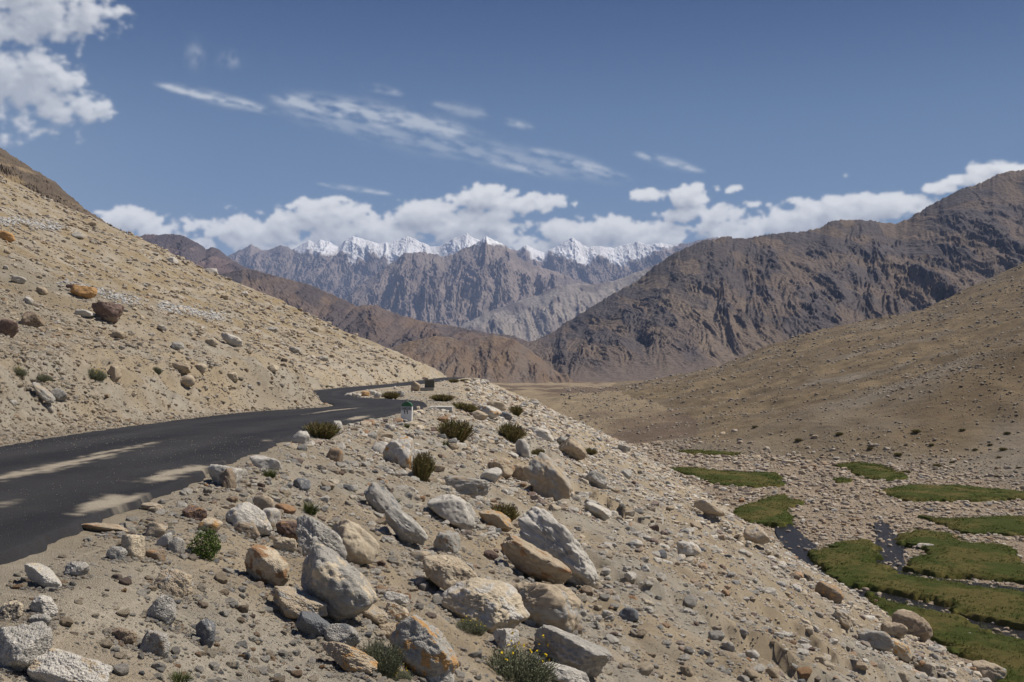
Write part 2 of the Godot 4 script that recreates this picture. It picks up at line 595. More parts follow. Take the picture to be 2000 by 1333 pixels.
func make_road():
	var nc := 62
	var d := 2.6
	var ds := PackedFloat32Array()
	while d < 268.0:
		ds.append(d)
		d *= 1.0062
	var nr := ds.size()
	var pos := PackedVector3Array()
	pos.resize(nr * nc)
	var col := PackedColorArray()
	col.resize(nr * nc)
	var jag := noise(21, 0.9, 4)
	var sml := noise(22, 0.12, 4)
	var streak := noise(23, 0.35, 4)
	var spots := []
	for s in dust:
		var r := ray(s[0], s[1])
		var hd := near.hit(r)
		spots.append([r.x * hd, hd, s[2], s[3], s[4]])
	var tar := Color(0.030, 0.030, 0.034)
	var grey := Color(0.050, 0.049, 0.052)
	var sand := Color(0.44, 0.385, 0.30)
	for r in nr:
		d = ds[r]
		var xr := road_edge(d, 1)
		var xl := road_edge(d, -1)
		var dx := (road_edge(d + 0.5, 1) + road_edge(d + 0.5, -1) - xr - xl) * 0.5 / 0.5 * 0.5
		if d < 80.0:
			xr += jag.get_noise_2d(d, 3.0) * 0.10 + sml.get_noise_2d(d * 2.0, 0.0) * 0.25
		xl += jag.get_noise_2d(d, 50.0) * 0.16
		var y := near_value(d, 4)
		for c in nc:
			var t := clampf(float(c - 1) / (nc - 3), 0.0, 1.0)
			var x := lerpf(xl, xr, t)
			var h := 0.075 + 0.05 * sin(PI * t) + sml.get_noise_2d(x, d) * 0.015
			if c == 0:
				x -= 0.10; h = -0.08
			elif c == nc - 1:
				x += 0.10; h = -0.10
			pos[r * nc + c] = Vector3(x, y + h, -d)
			var k := tar.lerp(grey, clampf(0.45 + streak.get_noise_2d(x * 1.6 - d * dx, d * 0.12) * 0.9 + sml.get_noise_2d(x * 4.0, d * 4.0) * 0.4, 0.0, 1.0))
			var lane := exp(-pow((t - 0.27) / 0.07, 2.0)) + exp(-pow((t - 0.73) / 0.07, 2.0))
			k = k.lerp(Color(0.062, 0.061, 0.063), clampf(lane * (0.45 + streak.get_noise_2d(x * 0.8, d * 0.3) * 0.8), 0.0, 0.7))
			var a := 0.0
			for s in spots:
				var dd: float = d - s[1]
				if absf(dd) > s[2] * 2.0:
					continue
				var e1: float = dd / s[2]
				var e2: float = (x - s[0] - dd * dx) / s[3]
				var q := e1 * e1 + e2 * e2
				if q < 5.0:
					a = maxf(a, exp(-q * 0.8) * s[4])
			if a > 0.02:
				var n := jag.get_noise_2d(x * 3.0, d * 0.8) + 0.6 * jag.get_noise_2d(x * 9.0 + 5.0, d * 2.0)
				a = sm(0.30, 0.80, a + n * 0.40)
			col[r * nc + c] = k.lerp(sand, a * 0.88)
	var o := put("road", sheet(pos, col, nr, nc, true), M.asphalt)
	tag(o, "narrow black asphalt road with dust patches winding round the hill", "road", "", "structure")

# ------------------------------------------------------------------ valley floor and the slope across the valley
var far_land := Land.new()
var far_rows := []

func pp(list: Array, d: float) -> PackedVector2Array:
	var o := PackedVector2Array()
	for a in list:
		var r := ray(a[0], a[1])
		o.append(r * d)
	return o

func floor_row(d: float, toe: float, rise: float) -> PackedVector2Array:
	var f := floor_y(d)
	return PackedVector2Array([Vector2(8.0, f), Vector2(toe, f), Vector2(toe + 10.0, f + 1.4 * rise), Vector2(toe + 30.0, f + 6.2 * rise), Vector2(toe + 65.0, f + 17.0 * rise), Vector2(toe + 110.0, f + 33.0 * rise), Vector2(toe + 150.0, f + 48.0 * rise), Vector2(toe + 240.0, f + 90.0 * rise)])

func make_far_land():
	far_rows = [[45.0, floor_row(45.0, 74.0, 1.0)], [100.0, floor_row(100.0, 73.0, 1.0)], [137.0, floor_row(137.0, 70.0, 1.0)], [172.0, floor_row(172.0, 66.0, 1.0)], [190.0, floor_row(190.0, 47.0, 1.0)], [210.0, floor_row(210.0, 30.0, 1.0)],
		[300.0, pp([[780, 842], [1180, 838], [1350, 805], [1500, 775], [1750, 712], [2000, 650], [2200, 590], [2600, 470]], 300.0)],
		[500.0, pp([[780, 796], [1050, 790], [1220, 766], [1400, 729], [1560, 692], [1800, 634], [2000, 578], [2500, 400]], 500.0)],
		[800.0, pp([[700, 766], [950, 765], [1200, 756], [1400, 714], [1560, 651], [1800, 603], [2000, 511], [2500, 290]], 800.0)],
		[1300.0, pp([[600, 748], [950, 753], [1200, 757], [1400, 738], [1560, 700], [1800, 660], [2000, 600], [2500, 430]], 1300.0)],
		[2400.0, pp([[500, 736], [950, 737], [1200, 736], [1400, 726], [1560, 700], [1800, 675], [2000, 645], [2500, 520]], 2400.0)]]
	far_land.d0 = 45.0
	far_land.d1 = 2400.0
	far_land.nr = 420
	var seg := [110, 40, 60, 70, 60, 50, 40]
	var nc := 1
	for s in seg:
		nc += s
	far_land.nc = nc
	var pos := PackedVector3Array()
	pos.resize(far_land.nr * nc)
	var col := PackedColorArray()
	col.resize(far_land.nr * nc)
	var lump := noise(41, 0.03, 5)
	var small := noise(42, 0.3, 4)
	var rill := noise(43, 0.02, 4, FastNoiseLite.FRACTAL_RIDGED)
	var tint := noise(44, 0.012, 5)
	var tint2 := noise(45, 0.10, 5)
	var fan := noise(46, 0.006, 4)
	var bed := Color(0.33, 0.27, 0.205)
	var scree := Color(0.262, 0.232, 0.19)
	var brown := Color(0.19, 0.148, 0.098)
	var tan_ := Color(0.275, 0.215, 0.135)
	var dusk := Color(0.175, 0.132, 0.10)
	for r in far_land.nr:
		var d := far_land.depth(r)
		var i := 1
		while i < far_rows.size() - 1 and d > far_rows[i][0]:
			i += 1
		var a: PackedVector2Array = far_rows[i - 1][1]
		var b: PackedVector2Array = far_rows[i][1]
		var t := sm(0.0, 1.0, (log(d) - log(far_rows[i - 1][0])) / (log(far_rows[i][0]) - log(far_rows[i - 1][0]))) * 0.5 + 0.5 * clampf((log(d) - log(far_rows[i - 1][0])) / (log(far_rows[i][0]) - log(far_rows[i - 1][0])), 0.0, 1.0)
		var c := 0
		for s in seg.size():
			var n: int = seg[s]
			var p0 := a[s].lerp(b[s], t)
			var p1 := a[s + 1].lerp(b[s + 1], t)
			for j in n + (1 if s == seg.size() - 1 else 0):
				var p := p0.lerp(p1, float(j) / n)
				var x := p.x
				var y := p.y
				var up := 0.0 if s == 0 else clampf((x - (a[1].lerp(b[1], t)).x) / 40.0, 0.0, 1.0)
				if d > 330.0:
					up = maxf(up, sm(330.0, 500.0, d))
				var n1 := tint.get_noise_2d(x, d)
				var n2 := tint2.get_noise_2d(x, d)
				y += small.get_noise_2d(x, d) * 0.07 * minf(1.0 + d / 250.0, 4.0)
				y += lump.get_noise_2d(x, d * 0.7) * 2.4 * up * minf(1.0, d / 260.0)
				y -= (rill.get_noise_2d(x * 0.7 + d * 0.35, d * 0.8) * 0.5 + 0.5) * 2.2 * up * minf(1.0, d / 400.0)
				if s == 0 and d < 230.0:
					y += stream_dip(x, d)
				pos[r * nc + c] = Vector3(x, y, -d)
				var k := bed.lerp(scree, sm(0.0, 0.15, up))
				k = k.lerp(brown, sm(0.35, 0.9, up + n1 * 0.9))
				k = k.lerp(tan_, sm(0.02, 0.35, n1 + n2 * 0.5) * 0.65 * up)
				if s <= 1 and d > 230.0:                            # the terraces of the upper valley: pale gravel and brown earth in patches
					var f2 := fan.get_noise_2d(x, d * 0.35)
					k = Color(0.32, 0.26, 0.178).lerp(dusk, sm(-0.05, 0.2, f2 + n1 * 0.3))
				k *= 1.0 + n2 * 0.28
				col[r * nc + c] = k
				c += 1
	far_land.pos = pos
	var o := put("valley", sheet(pos, col, far_land.nr, nc, true), M.scree)
	tag(o, "stony valley floor and brown scree slope across the valley", "valley", "", "structure")

# ------------------------------------------------------------------ mountains
# skyline and foot as pixels; near and far are the depths of foot and crest
func mountain(called: String, label: String, skyline: Array, foot: Array, d_foot: float, d_crest: float, step: float, rows: int, look: Dictionary):
	var px0: float = skyline[0][0]
	var px1: float = skyline[-1][0]
	var nc := int((px1 - px0) / step) + 1
	var back := 6
	var nr := rows + back
	var pos := PackedVector3Array()
	pos.resize(nr * nc)
	var col := PackedColorArray()
	col.resize(nr * nc)
	var sd: int = look.seed
	var big: float = look.rib                          # metres between the large ribs
	var rib := noise(sd, 1.0 / big, 5, FastNoiseLite.FRACTAL_RIDGED)
	rib.domain_warp_enabled = true
	rib.domain_warp_amplitude = big * 0.55
	rib.domain_warp_frequency = 0.9 / big
	rib.fractal_gain = 0.55
	var fine := noise(sd + 1, 5.0 / big, 5, FastNoiseLite.FRACTAL_RIDGED)
	var mottle := noise(sd + 2, 2.2 / big, 5)
	var crag := noise(sd + 3, float(look.get("crag", 1.8)) / big, 5)
	var jag := noise(sd + 4, 0.06, 4)
	var amp: float = look.amp
	var fan: float = look.get("fan", 0.0)                # how far the foot is smoothed into scree fans
	var fan_to: float = look.get("fan_to", 0.3)
	var lean: float = look.get("lean", 0.0)
	var stretch: float = look.get("stretch", 0.55)
	for c in nc:
		var px := px0 + c * step
		var line0 := lerp_list(skyline, px)
		var bite := (jag.get_noise_1d(px) + jag.get_noise_1d(px * 4.0 + 500.0) * 0.45) * float(look.get("jag", 3.0))
		var low := maxf(lerp_list(foot, px), line0 + 2.0)
		var face := Vector3(0.0, d_crest - d_foot, maxf(pt(px, line0, d_crest).y - pt(px, low, d_foot).y, 1.0)).normalized()
		for r in nr:
			var t := minf(float(r) / (rows - 1), 1.0)
			var ts := pow(t, float(look.get("curve", 1.0)))
			var d := lerpf(d_foot, d_crest, t)
			var top := line0 + bite * pow(t, 24.0)
			var q := pt(px, lerpf(low, top, ts), d)
			if r >= rows:
				var over := float(r - rows + 1) / back
				q = pt(px, top, d_crest) + Vector3(0.0, -over * amp * 2.5, -over * amp * 3.0)
			var sx := q.x + q.y * lean
			var sy := q.y * stretch
			var n := rib.get_noise_2d(sx, sy)                # -1 in gullies, 1 on ribs
			var n2 := fine.get_noise_2d(sx + n * big * 0.25, sy * 1.3)
			var cr := crag.get_noise_2d(q.x, q.y * 1.3)
			var m0 := mottle.get_noise_2d(sx, sy)
			var body := sin(PI * clampf(t * 0.9 + 0.06, 0.0, 1.0)) * lerpf(1.0, sm(fan_to * 0.3, fan_to + 0.2, t), fan)
			var rocky := sm(look.rock_from, look.rock_from + 0.22, cr + (t - 0.5) * float(look.get("rock_up", 0.3)) + n * 0.15) * lerpf(1.0, sm(fan_to * 0.5, fan_to + 0.15, t + m0 * 0.35), fan)
			var push := (n * 0.8 + n2 * (float(look.get("grit", 0.09)) + 0.14 * rocky)) * amp * body
			var w := q + face * push
			pos[r * nc + c] = w
			var m := mottle.get_noise_2d(sx, sy * 2.0)
			var k: Color = look.scree.lerp(look.scree2, clampf(0.5 + m * 1.4 + cr * 0.6, 0.0, 1.0))
			k = k.lerp(look.rock, rocky * clampf(0.85 + n2 * 0.5, 0.0, 1.0))
			k = k.lerp(look.streak, sm(0.05, -0.35, n + m * 0.35) * float(look.get("streaks", 0.5)) * (1.0 - rocky * 0.6))
			if look.has("snow"):
				var line: float = lerp_list(look.snow, px)
				var py := lerpf(low, top, ts)
				var s := (line - py) / 26.0 + m * 0.7 - n * 0.5 - n2 * 0.3
				k = k.lerp(Color(0.84, 0.86, 0.90), sm(0.1, 0.5, s))
			k *= 1.0 + m * 0.22
			col[r * nc + c] = k
	var o := put(called, sheet(pos, col, nr, nc, true), look.mat)
	tag(o, label, "mountain", "", "structure")

func make_mountains():
	mountain("mountain", "dark rocky hill rising behind the stony slope above the road", [[-260, 170], [-100, 240], [0, 291], [60, 328], [110, 362], [160, 405], [200, 432], [235, 452], [262, 470], [300, 500]],
		[[-260, 520], [0, 520], [300, 580]], 330.0, 520.0, 2.0, 130,
		{"seed": 60, "rib": 40.0, "amp": 15.0, "stretch": 0.9, "crag": 4.0, "grit": 0.09, "rock_from": -0.22, "scree": Color(.30, .235, .15), "scree2": Color(.25, .20, .145), "rock": Color(.145, .12, .10), "streak": Color(.34, .27, .17), "mat": M.scree, "jag": 3.0, "rock_up": 0.5})
	mountain("mountain", "tan shoulder of hill showing past the dark rocky hill", [[90, 380], [165, 415], [200, 432], [235, 450], [262, 468], [285, 485], [330, 520]], [[90, 560], [330, 600]], 540.0, 700.0, 2.5, 50,
		{"seed": 64, "rib": 50.0, "amp": 6.0, "rock_from": 0.5, "scree": Color(.36, .28, .17), "scree2": Color(.32, .24, .15), "rock": Color(.20, .16, .12), "streak": Color(.38, .29, .18), "mat": M.scree, "jag": 1.5})
	mountain("mountain", "dark brown mountain with bare cliffs and scree gullies across the valley",
		[[880, 722], [960, 690], [1040, 668], [1075, 652], [1110, 630], [1160, 598], [1200, 574], [1240, 552], [1290, 512], [1340, 483], [1370, 472], [1400, 466], [1420, 461], [1440, 466], [1480, 466], [1510, 458], [1545, 456], [1575, 452], [1600, 446], [1622, 434], [1645, 429], [1668, 431], [1700, 434], [1750, 439], [1772, 430], [1790, 418], [1812, 406], [1835, 395], [1860, 381], [1880, 372], [1905, 362], [1930, 352], [1940, 344], [1965, 337], [2000, 334], [2080, 318], [2250, 300]],
		[[880, 756], [1100, 758], [1330, 756], [1560, 735], [2000, 690], [2250, 650]], 1650.0, 2850.0, 1.7, 260,
		{"seed": 70, "rib": 430.0, "amp": 60.0, "crag": 3.2, "fan": 1.0, "fan_to": 0.36, "rock_from": -0.04, "rock_up": 0.25, "scree": Color(.175, .138, .112), "scree2": Color(.142, .116, .102), "rock": Color(.098, .087, .09), "streak": Color(.235, .19, .145), "mat": M.mountain, "jag": 3.5, "lean": -0.5, "stretch": 0.6, "streaks": 0.5, "curve": 1.3})
	mountain("mountain", "low reddish hills at the foot of the dark brown mountain", [[730, 690], [770, 678], [800, 668], [850, 656], [880, 660], [905, 668], [935, 660], [965, 655], [985, 658], [1005, 664], [1030, 680], [1055, 700], [1090, 730], [1120, 745]],
		[[730, 752], [1120, 756]], 1500.0, 2000.0, 1.7, 80,
		{"seed": 80, "rib": 130.0, "amp": 24.0, "fan": 1.0, "fan_to": 0.3, "rock_from": 0.35, "scree": Color(.20, .146, .105), "scree2": Color(.155, .125, .105), "rock": Color(.14, .10, .08), "streak": Color(.26, .19, .13), "mat": M.mountain, "jag": 1.5, "streaks": 0.4, "curve": 1.7})
	mountain("mountain", "brown ridge running down behind the slope above the road", [[330, 560], [390, 545], [440, 535], [475, 526], [500, 528], [560, 546], [600, 556], [650, 576], [670, 586], [700, 600], [735, 597], [770, 612], [810, 624], [850, 633], [900, 642], [950, 652], [1000, 658], [1040, 670]],
		[[330, 740], [1040, 770]], 2600.0, 3100.0, 1.8, 150,
		{"seed": 90, "rib": 320.0, "amp": 55.0, "rock_from": 0.05, "scree": Color(.175, .13, .106), "scree2": Color(.145, .115, .104), "rock": Color(.105, .088, .088), "streak": Color(.25, .18, .125), "mat": M.mountain, "jag": 2.0, "lean": -0.3})
	mountain("mountain", "purple grey rounded peak above the brown ridge", [[200, 500], [245, 478], [268, 464], [285, 459], [310, 460], [345, 458], [368, 466], [385, 476], [402, 489], [412, 484], [425, 488], [445, 503], [470, 520], [495, 530], [540, 560]],
		[[200, 640], [540, 640]], 3900.0, 4500.0, 1.8, 110,
		{"seed": 100, "rib": 450.0, "amp": 85.0, "rock_from": 0.0, "scree": Color(.165, .125, .125), "scree2": Color(.21, .165, .15), "rock": Color(.10, .085, .095), "streak": Color(.22, .175, .155), "mat": M.mountain, "jag": 2.0, "lean": -0.3})
	mountain("mountain", "pale grey scree slope below the snowy range", [[860, 655], [900, 638], [950, 612], [1000, 592], [1050, 578], [1085, 560], [1110, 556], [1160, 556], [1200, 548], [1250, 530], [1300, 510], [1400, 500]], [[860, 690], [1400, 690]], 6200.0, 8000.0, 1.8, 90,
		{"seed": 110, "rib": 500.0, "amp": 90.0, "rock_from": 0.22, "rock_up": 0.35, "scree": Color(.31, .275, .245), "scree2": Color(.27, .24, .215), "rock": Color(.17, .145, .138), "streak": Color(.345, .305, .27), "mat": M.far, "jag": 2.0, "lean": 0.2, "stretch": 0.3})
	mountain("mountain", "bare grey mauve mountain ribbed by long gullies before the snowy range", [[600, 640], [640, 612], [676, 582], [700, 562], [740, 533], [770, 512], [792, 497], [830, 493], [868, 503], [905, 488], [930, 474], [950, 463], [970, 472], [990, 484], [1012, 506], [1050, 522], [1090, 536], [1130, 548], [1180, 566], [1230, 580], [1330, 600]],
		[[600, 690], [1330, 690]], 8600.0, 10500.0, 1.5, 170,
		{"seed": 120, "rib": 1000.0, "amp": 280.0, "grit": 0.06, "rock_from": 0.1, "scree": Color(.285, .238, .212), "scree2": Color(.25, .207, .19), "rock": Color(.19, .16, .152), "streak": Color(.335, .283, .25), "mat": M.far, "jag": 3.0, "stretch": 0.42, "streaks": 0.45,
		"snow": [[600, 300], [900, 470], [930, 486], [960, 488], [990, 500], [1020, 514], [1060, 505], [1100, 400]]})
	mountain("mountain", "long jagged range with snow on its peaks at the head of the valley", [[380, 520], [430, 505], [455, 496], [475, 488], [491, 479], [512, 490], [530, 487], [548, 481], [570, 488], [590, 476], [602, 469], [612, 473], [625, 467], [642, 472], [660, 483], [676, 470], [690, 463], [715, 470], [740, 478], [760, 476], [780, 470], [797, 463], [820, 473], [840, 482], [860, 482], [885, 467], [912, 457], [928, 466], [950, 476], [985, 482], [1010, 492], [1028, 480], [1045, 488], [1062, 494], [1085, 485], [1103, 472], [1117, 466], [1132, 476], [1150, 486], [1172, 482], [1200, 486], [1222, 477], [1246, 472], [1262, 480], [1290, 477], [1315, 481], [1345, 476], [1368, 470], [1385, 468], [1402, 464], [1440, 470], [1500, 480]],
		[[380, 640], [1500, 640]], 12600.0, 14500.0, 1.25, 170,
		{"seed": 130, "rib": 1050.0, "amp": 300.0, "grit": 0.05, "rock_from": 0.1, "scree": Color(.285, .238, .212), "scree2": Color(.25, .207, .19), "rock": Color(.19, .16, .152), "streak": Color(.335, .283, .25), "mat": M.far, "jag": 1.6, "stretch": 0.5,
		"snow": [[380, 470], [480, 490], [560, 488], [620, 508], [660, 510], [680, 532], [740, 532], [800, 528], [880, 515], [950, 500], [1030, 512], [1110, 530], [1160, 535], [1240, 520], [1320, 500], [1360, 478], [1500, 470]]})

# ------------------------------------------------------------------ the stream and the turf on the valley floor
func floor_pt(px: float, py: float) -> Vector2:         # (x, depth) of the valley floor under a pixel
	var r := ray(px, py)
	var d := -17.1 / minf(r.y + 0.010, -0.02)
	return Vector2(r.x * d, d)

var stream_px := [[[1520, 1010], [1545, 1045], [1575, 1080], [1588, 1106], [1625, 1133], [1664, 1149], [1705, 1161], [1760, 1175], [1820, 1190], [1872, 1201], [1925, 1220], [2000, 1243], [2150, 1290]],
	[[1720, 1020], [1735, 1044], [1738, 1060], [1731, 1082], [1738, 1102], [1768, 1121], [1810, 1131], [1865, 1139], [1930, 1146], [2010, 1157], [2150, 1180]]]
var stream_lines := []

func stream_gap(x: float, d: float) -> float:
	if stream_lines.is_empty():
		for l in stream_px:
			var o := PackedVector2Array()
			for p in l:
				o.append(floor_pt(p[0], p[1]))
			stream_lines.append(o)
	var best := 1e9
	var p := Vector2(x, d)
	for l in stream_lines:
		for i in l.size() - 1:
			best = minf(best, p.distance_squared_to(Geometry2D.get_closest_point_to_segment(p, l[i], l[i + 1])))
	return sqrt(best)

func stream_dip(x: float, d: float) -> float:
	var g := stream_gap(x, d)
	return -0.55 * exp(-g * g / 2.6) if g < 5.0 else 0.0

func make_stream():
	for n in stream_lines.size():
		var line: PackedVector2Array = stream_lines[n]
		var curve := Curve2D.new()
		for i in line.size():
			var t := (line[mini(i + 1, line.size() - 1)] - line[maxi(i - 1, 0)]) / 6.0
			curve.add_point(line[i], -t, t)
		var pts := curve.tessellate_even_length(5, 0.8)
		var nc := 6
		var pos := PackedVector3Array()
		for i in pts.size():
			var t := (pts[mini(i + 1, pts.size() - 1)] - pts[maxi(i - 1, 0)]).normalized()
			var side := Vector2(-t.y, t.x)
			for c in nc:
				var p := pts[i] + side * (float(c) / (nc - 1) - 0.5) * lerpf(1.4, 3.0, minf(i / 30.0, 1.0))
				pos.append(Vector3(p.x, floor_y(pts[i].y) - 0.10, -p.y))
		var o := put("stream", sheet(pos, PackedColorArray(), pts.size(), nc, true), M.water)
		tag(o, "shallow dark stream running between turf banks and stones" if n == 0 else "narrow side stream between two turf islands", "stream", "", "structure")

# turf islands as outlines on the photograph; label
var turf_px := [
	[[[1588, 1088], [1598, 1076], [1642, 1067], [1691, 1059], [1711, 1072], [1722, 1090], [1710, 1102], [1738, 1114], [1771, 1129], [1818, 1135], [1865, 1142], [1912, 1149], [2010, 1162], [2140, 1190], [2140, 1262], [2000, 1230], [1936, 1213], [1889, 1203], [1853, 1186], [1818, 1176], [1755, 1164], [1701, 1152], [1661, 1141], [1619, 1124], [1590, 1104]], "large tongue of green turf between the two arms of the stream"],
	[[[1751, 1053], [1778, 1038], [1806, 1040], [1858, 1046], [1900, 1065], [1947, 1067], [1980, 1079], [1992, 1094], [2010, 1104], [2140, 1120], [2140, 1165], [2000, 1144], [1959, 1135], [1912, 1130], [1865, 1129], [1818, 1123], [1785, 1120], [1771, 1111], [1776, 1100], [1795, 1090], [1818, 1087], [1810, 1077], [1795, 1070], [1767, 1063]], "broad green turf island holding a pale slab of rock"],
	[[[1690, 1160], [1720, 1172], [1800, 1195], [1860, 1210], [1920, 1232], [2000, 1256], [2140, 1300], [2200, 1420], [2000, 1390], [1900, 1300], [1800, 1240], [1700, 1190]], "green turf bank dotted with small white stones below the bank of rubble"],
	[[[1798, 1013], [1850, 1018], [1900, 1014], [1980, 1012], [2080, 1014], [2080, 1052], [2000, 1049], [1940, 1046], [1880, 1043], [1838, 1030]], "flat green turf strip beyond the stony channel"],
	[[[1426, 1008], [1440, 996], [1474, 986], [1500, 972], [1530, 970], [1567, 984], [1542, 994], [1548, 1008], [1552, 1024], [1520, 1027], [1480, 1024], [1440, 1018]], "green turf patch ending in a rounded lobe by the rubble bank"],
	[[[1302, 918], [1350, 916], [1410, 923], [1514, 927], [1532, 938], [1524, 952], [1474, 955], [1402, 947], [1350, 933]], "long low green turf patch at the foot of the stony slope"],
	[[[1634, 909], [1680, 906], [1720, 911], [1760, 926], [1775, 935], [1740, 941], [1700, 938], [1668, 928]], "narrow green turf patch under the grey scree"],
	[[[1716, 964], [1770, 950], [1874, 952], [2000, 964], [2060, 968], [2060, 982], [2000, 978], [1850, 981], [1770, 980]], "thin green turf strip along the pale stones under the scree"],
	[[[1320, 884], [1360, 880], [1410, 881], [1472, 889], [1420, 892], [1350, 890]], "small far green turf patch where the valley narrows"],
	[[[1625, 940], [1640, 936], [1668, 940], [1660, 945], [1632, 945]], "tiny green turf islet among the stream bed stones"]]
var turfs := []

func in_turf(x: float, d: float, grow := 0.0) -> bool:
	for t in turfs:
		if t[1].grow(grow).has_point(Vector2(x, d)) and Geometry2D.is_point_in_polygon(Vector2(x, d), t[0]):
			return true
	return false

func make_turf():
	var rag := noise(51, 0.35, 4)
	var lump := noise(52, 0.22, 4)
	var tone := noise(53, 0.12, 5)
	var tone2 := noise(54, 0.9, 3)
	for t in turf_px:
		var poly := PackedVector2Array()
		var box := Rect2()
		for p in t[0]:
			var q := floor_pt(p[0], p[1])
			box = Rect2(q, Vector2.ZERO) if poly.is_empty() else box.expand(q)
			poly.append(q)
		turfs.append([poly, box])
		box = box.grow(0.8)
		var step := maxf(0.28, sqrt(box.get_area()) / 90.0)
		var nc := int(box.size.x / step) + 2
		var nr := int(box.size.y / step) + 2
		var st_pos := PackedVector3Array()
		st_pos.resize(nr * nc)
		var st_col := PackedColorArray()
		st_col.resize(nr * nc)
		for r in nr:
			for c in nc:
				var p := box.position + Vector2(c, r) * step
				var g := 1e9
				for i in poly.size():
					g = minf(g, p.distance_squared_to(Geometry2D.get_closest_point_to_segment(p, poly[i], poly[(i + 1) % poly.size()])))
				g = sqrt(g) * (1.0 if Geometry2D.is_point_in_polygon(p, poly) else -1.0)
				g += rag.get_noise_2d(p.x * 2.4, p.y * 2.4) * 0.5 + rag.get_noise_2d(p.x, p.y) * 0.8 + rag.get_noise_2d(p.x * 0.25, p.y * 0.25) * 1.2
				var y := floor_y(p.y) + lerpf(-0.9, 0.30 + 0.10 * sm(0.3, 3.0, g), sm(-0.35, 0.22, g)) + lump.get_noise_2d(p.x, p.y) * 0.20 * sm(0.0, 2.0, g)
				st_pos[r * nc + c] = Vector3(p.x, y, -p.y)
				var n := tone.get_noise_2d(p.x, p.y) + tone2.get_noise_2d(p.x, p.y) * 0.4
				st_col[r * nc + c] = Color(.075, .100, .021).lerp(Color(.165, .145, .048), clampf(0.38 + n * 2.2, 0.0, 1.0))
		var o := put("meadow", sheet(st_pos, st_col, nr, nc, true), M.turf)
		tag(o, t[1], "meadow", "", "structure")

func make_grass():
	var st := SurfaceTool.new()
	st.begin(Mesh.PRIMITIVE_TRIANGLES)
	for i in 9:
		var a := rng.randf() * TAU
		var lean := Vector3(cos(a), 0, sin(a)) * rng.randf_range(0.2, 0.8)
		var at := Vector3(rng.randf_range(-.5, .5), 0, rng.randf_range(-.5, .5))
		var side := Vector3(-sin(a), 0, cos(a)) * 0.10
		st.set_color(Color(0.9, 0.9, 0.9))
		st.add_vertex(at - side); st.add_vertex(at + side); st.add_vertex(at + lean + Vector3(0, 1, 0))
	st.generate_normals()
	var blade := st.commit()
	var buf := PackedFloat32Array()
	var tone := noise(55, 0.15, 4)
	var n := 0
	for t in turfs:
		var poly: PackedVector2Array = t[0]
		var box: Rect2 = t[1]
		var want := int(minf(box.get_area() * 7.0, 9000.0))
		for i in want:
			var p := box.position + Vector2(rng.randf(), rng.randf()) * box.size
			if not Geometry2D.is_point_in_polygon(p, poly):
				continue
			var s := rng.randf_range(0.10, 0.22) * maxf(1.0, p.y / 130.0)
			var b := Basis(Vector3.UP, rng.randf() * TAU).scaled(Vector3(s, s * rng.randf_range(0.4, 0.85), s))
			var k := Color(.075, .102, .021).lerp(Color(.165, .145, .048), clampf(0.40 + tone.get_noise_2d(p.x, p.y) * 1.8 + rng.randf_range(-.25, .25), 0.0, 1.0))
			add_copy(buf, Transform3D(b, Vector3(p.x, floor_y(p.y) + 0.34, -p.y)), k)
			n += 1
	var o := copies("grass", blade, M.leaf, buf)
	tag(o, "short green grass covering the turf islands along the stream", "grass", "", "stuff")

func add_copy(buf: PackedFloat32Array, t: Transform3D, k: Color):
	var b := t.basis
	var o := t.origin
	buf.append_array(PackedFloat32Array([b.x.x, b.y.x, b.z.x, o.x, b.x.y, b.y.y, b.z.y, o.y, b.x.z, b.y.z, b.z.z, o.z, k.r, k.g, k.b, 1.0]))

func copies(called: String, mesh: Mesh, mat: Material, buf: PackedFloat32Array, parent: Node = null) -> MultiMeshInstance3D:
	var mm := MultiMesh.new()
	mm.transform_format = MultiMesh.TRANSFORM_3D
	mm.use_colors = true
	mm.mesh = mesh
	mm.instance_count = buf.size() / 16
	mm.buffer = buf
	var o := MultiMeshInstance3D.new()
	o.multimesh = mm
	o.material_override = mat
	if parent:
		o.name = called
		parent.add_child(o, true)
	else:
		o.name = numbered(called)
		add_child(o)
	return o

# ------------------------------------------------------------------ stones
var ico := {}

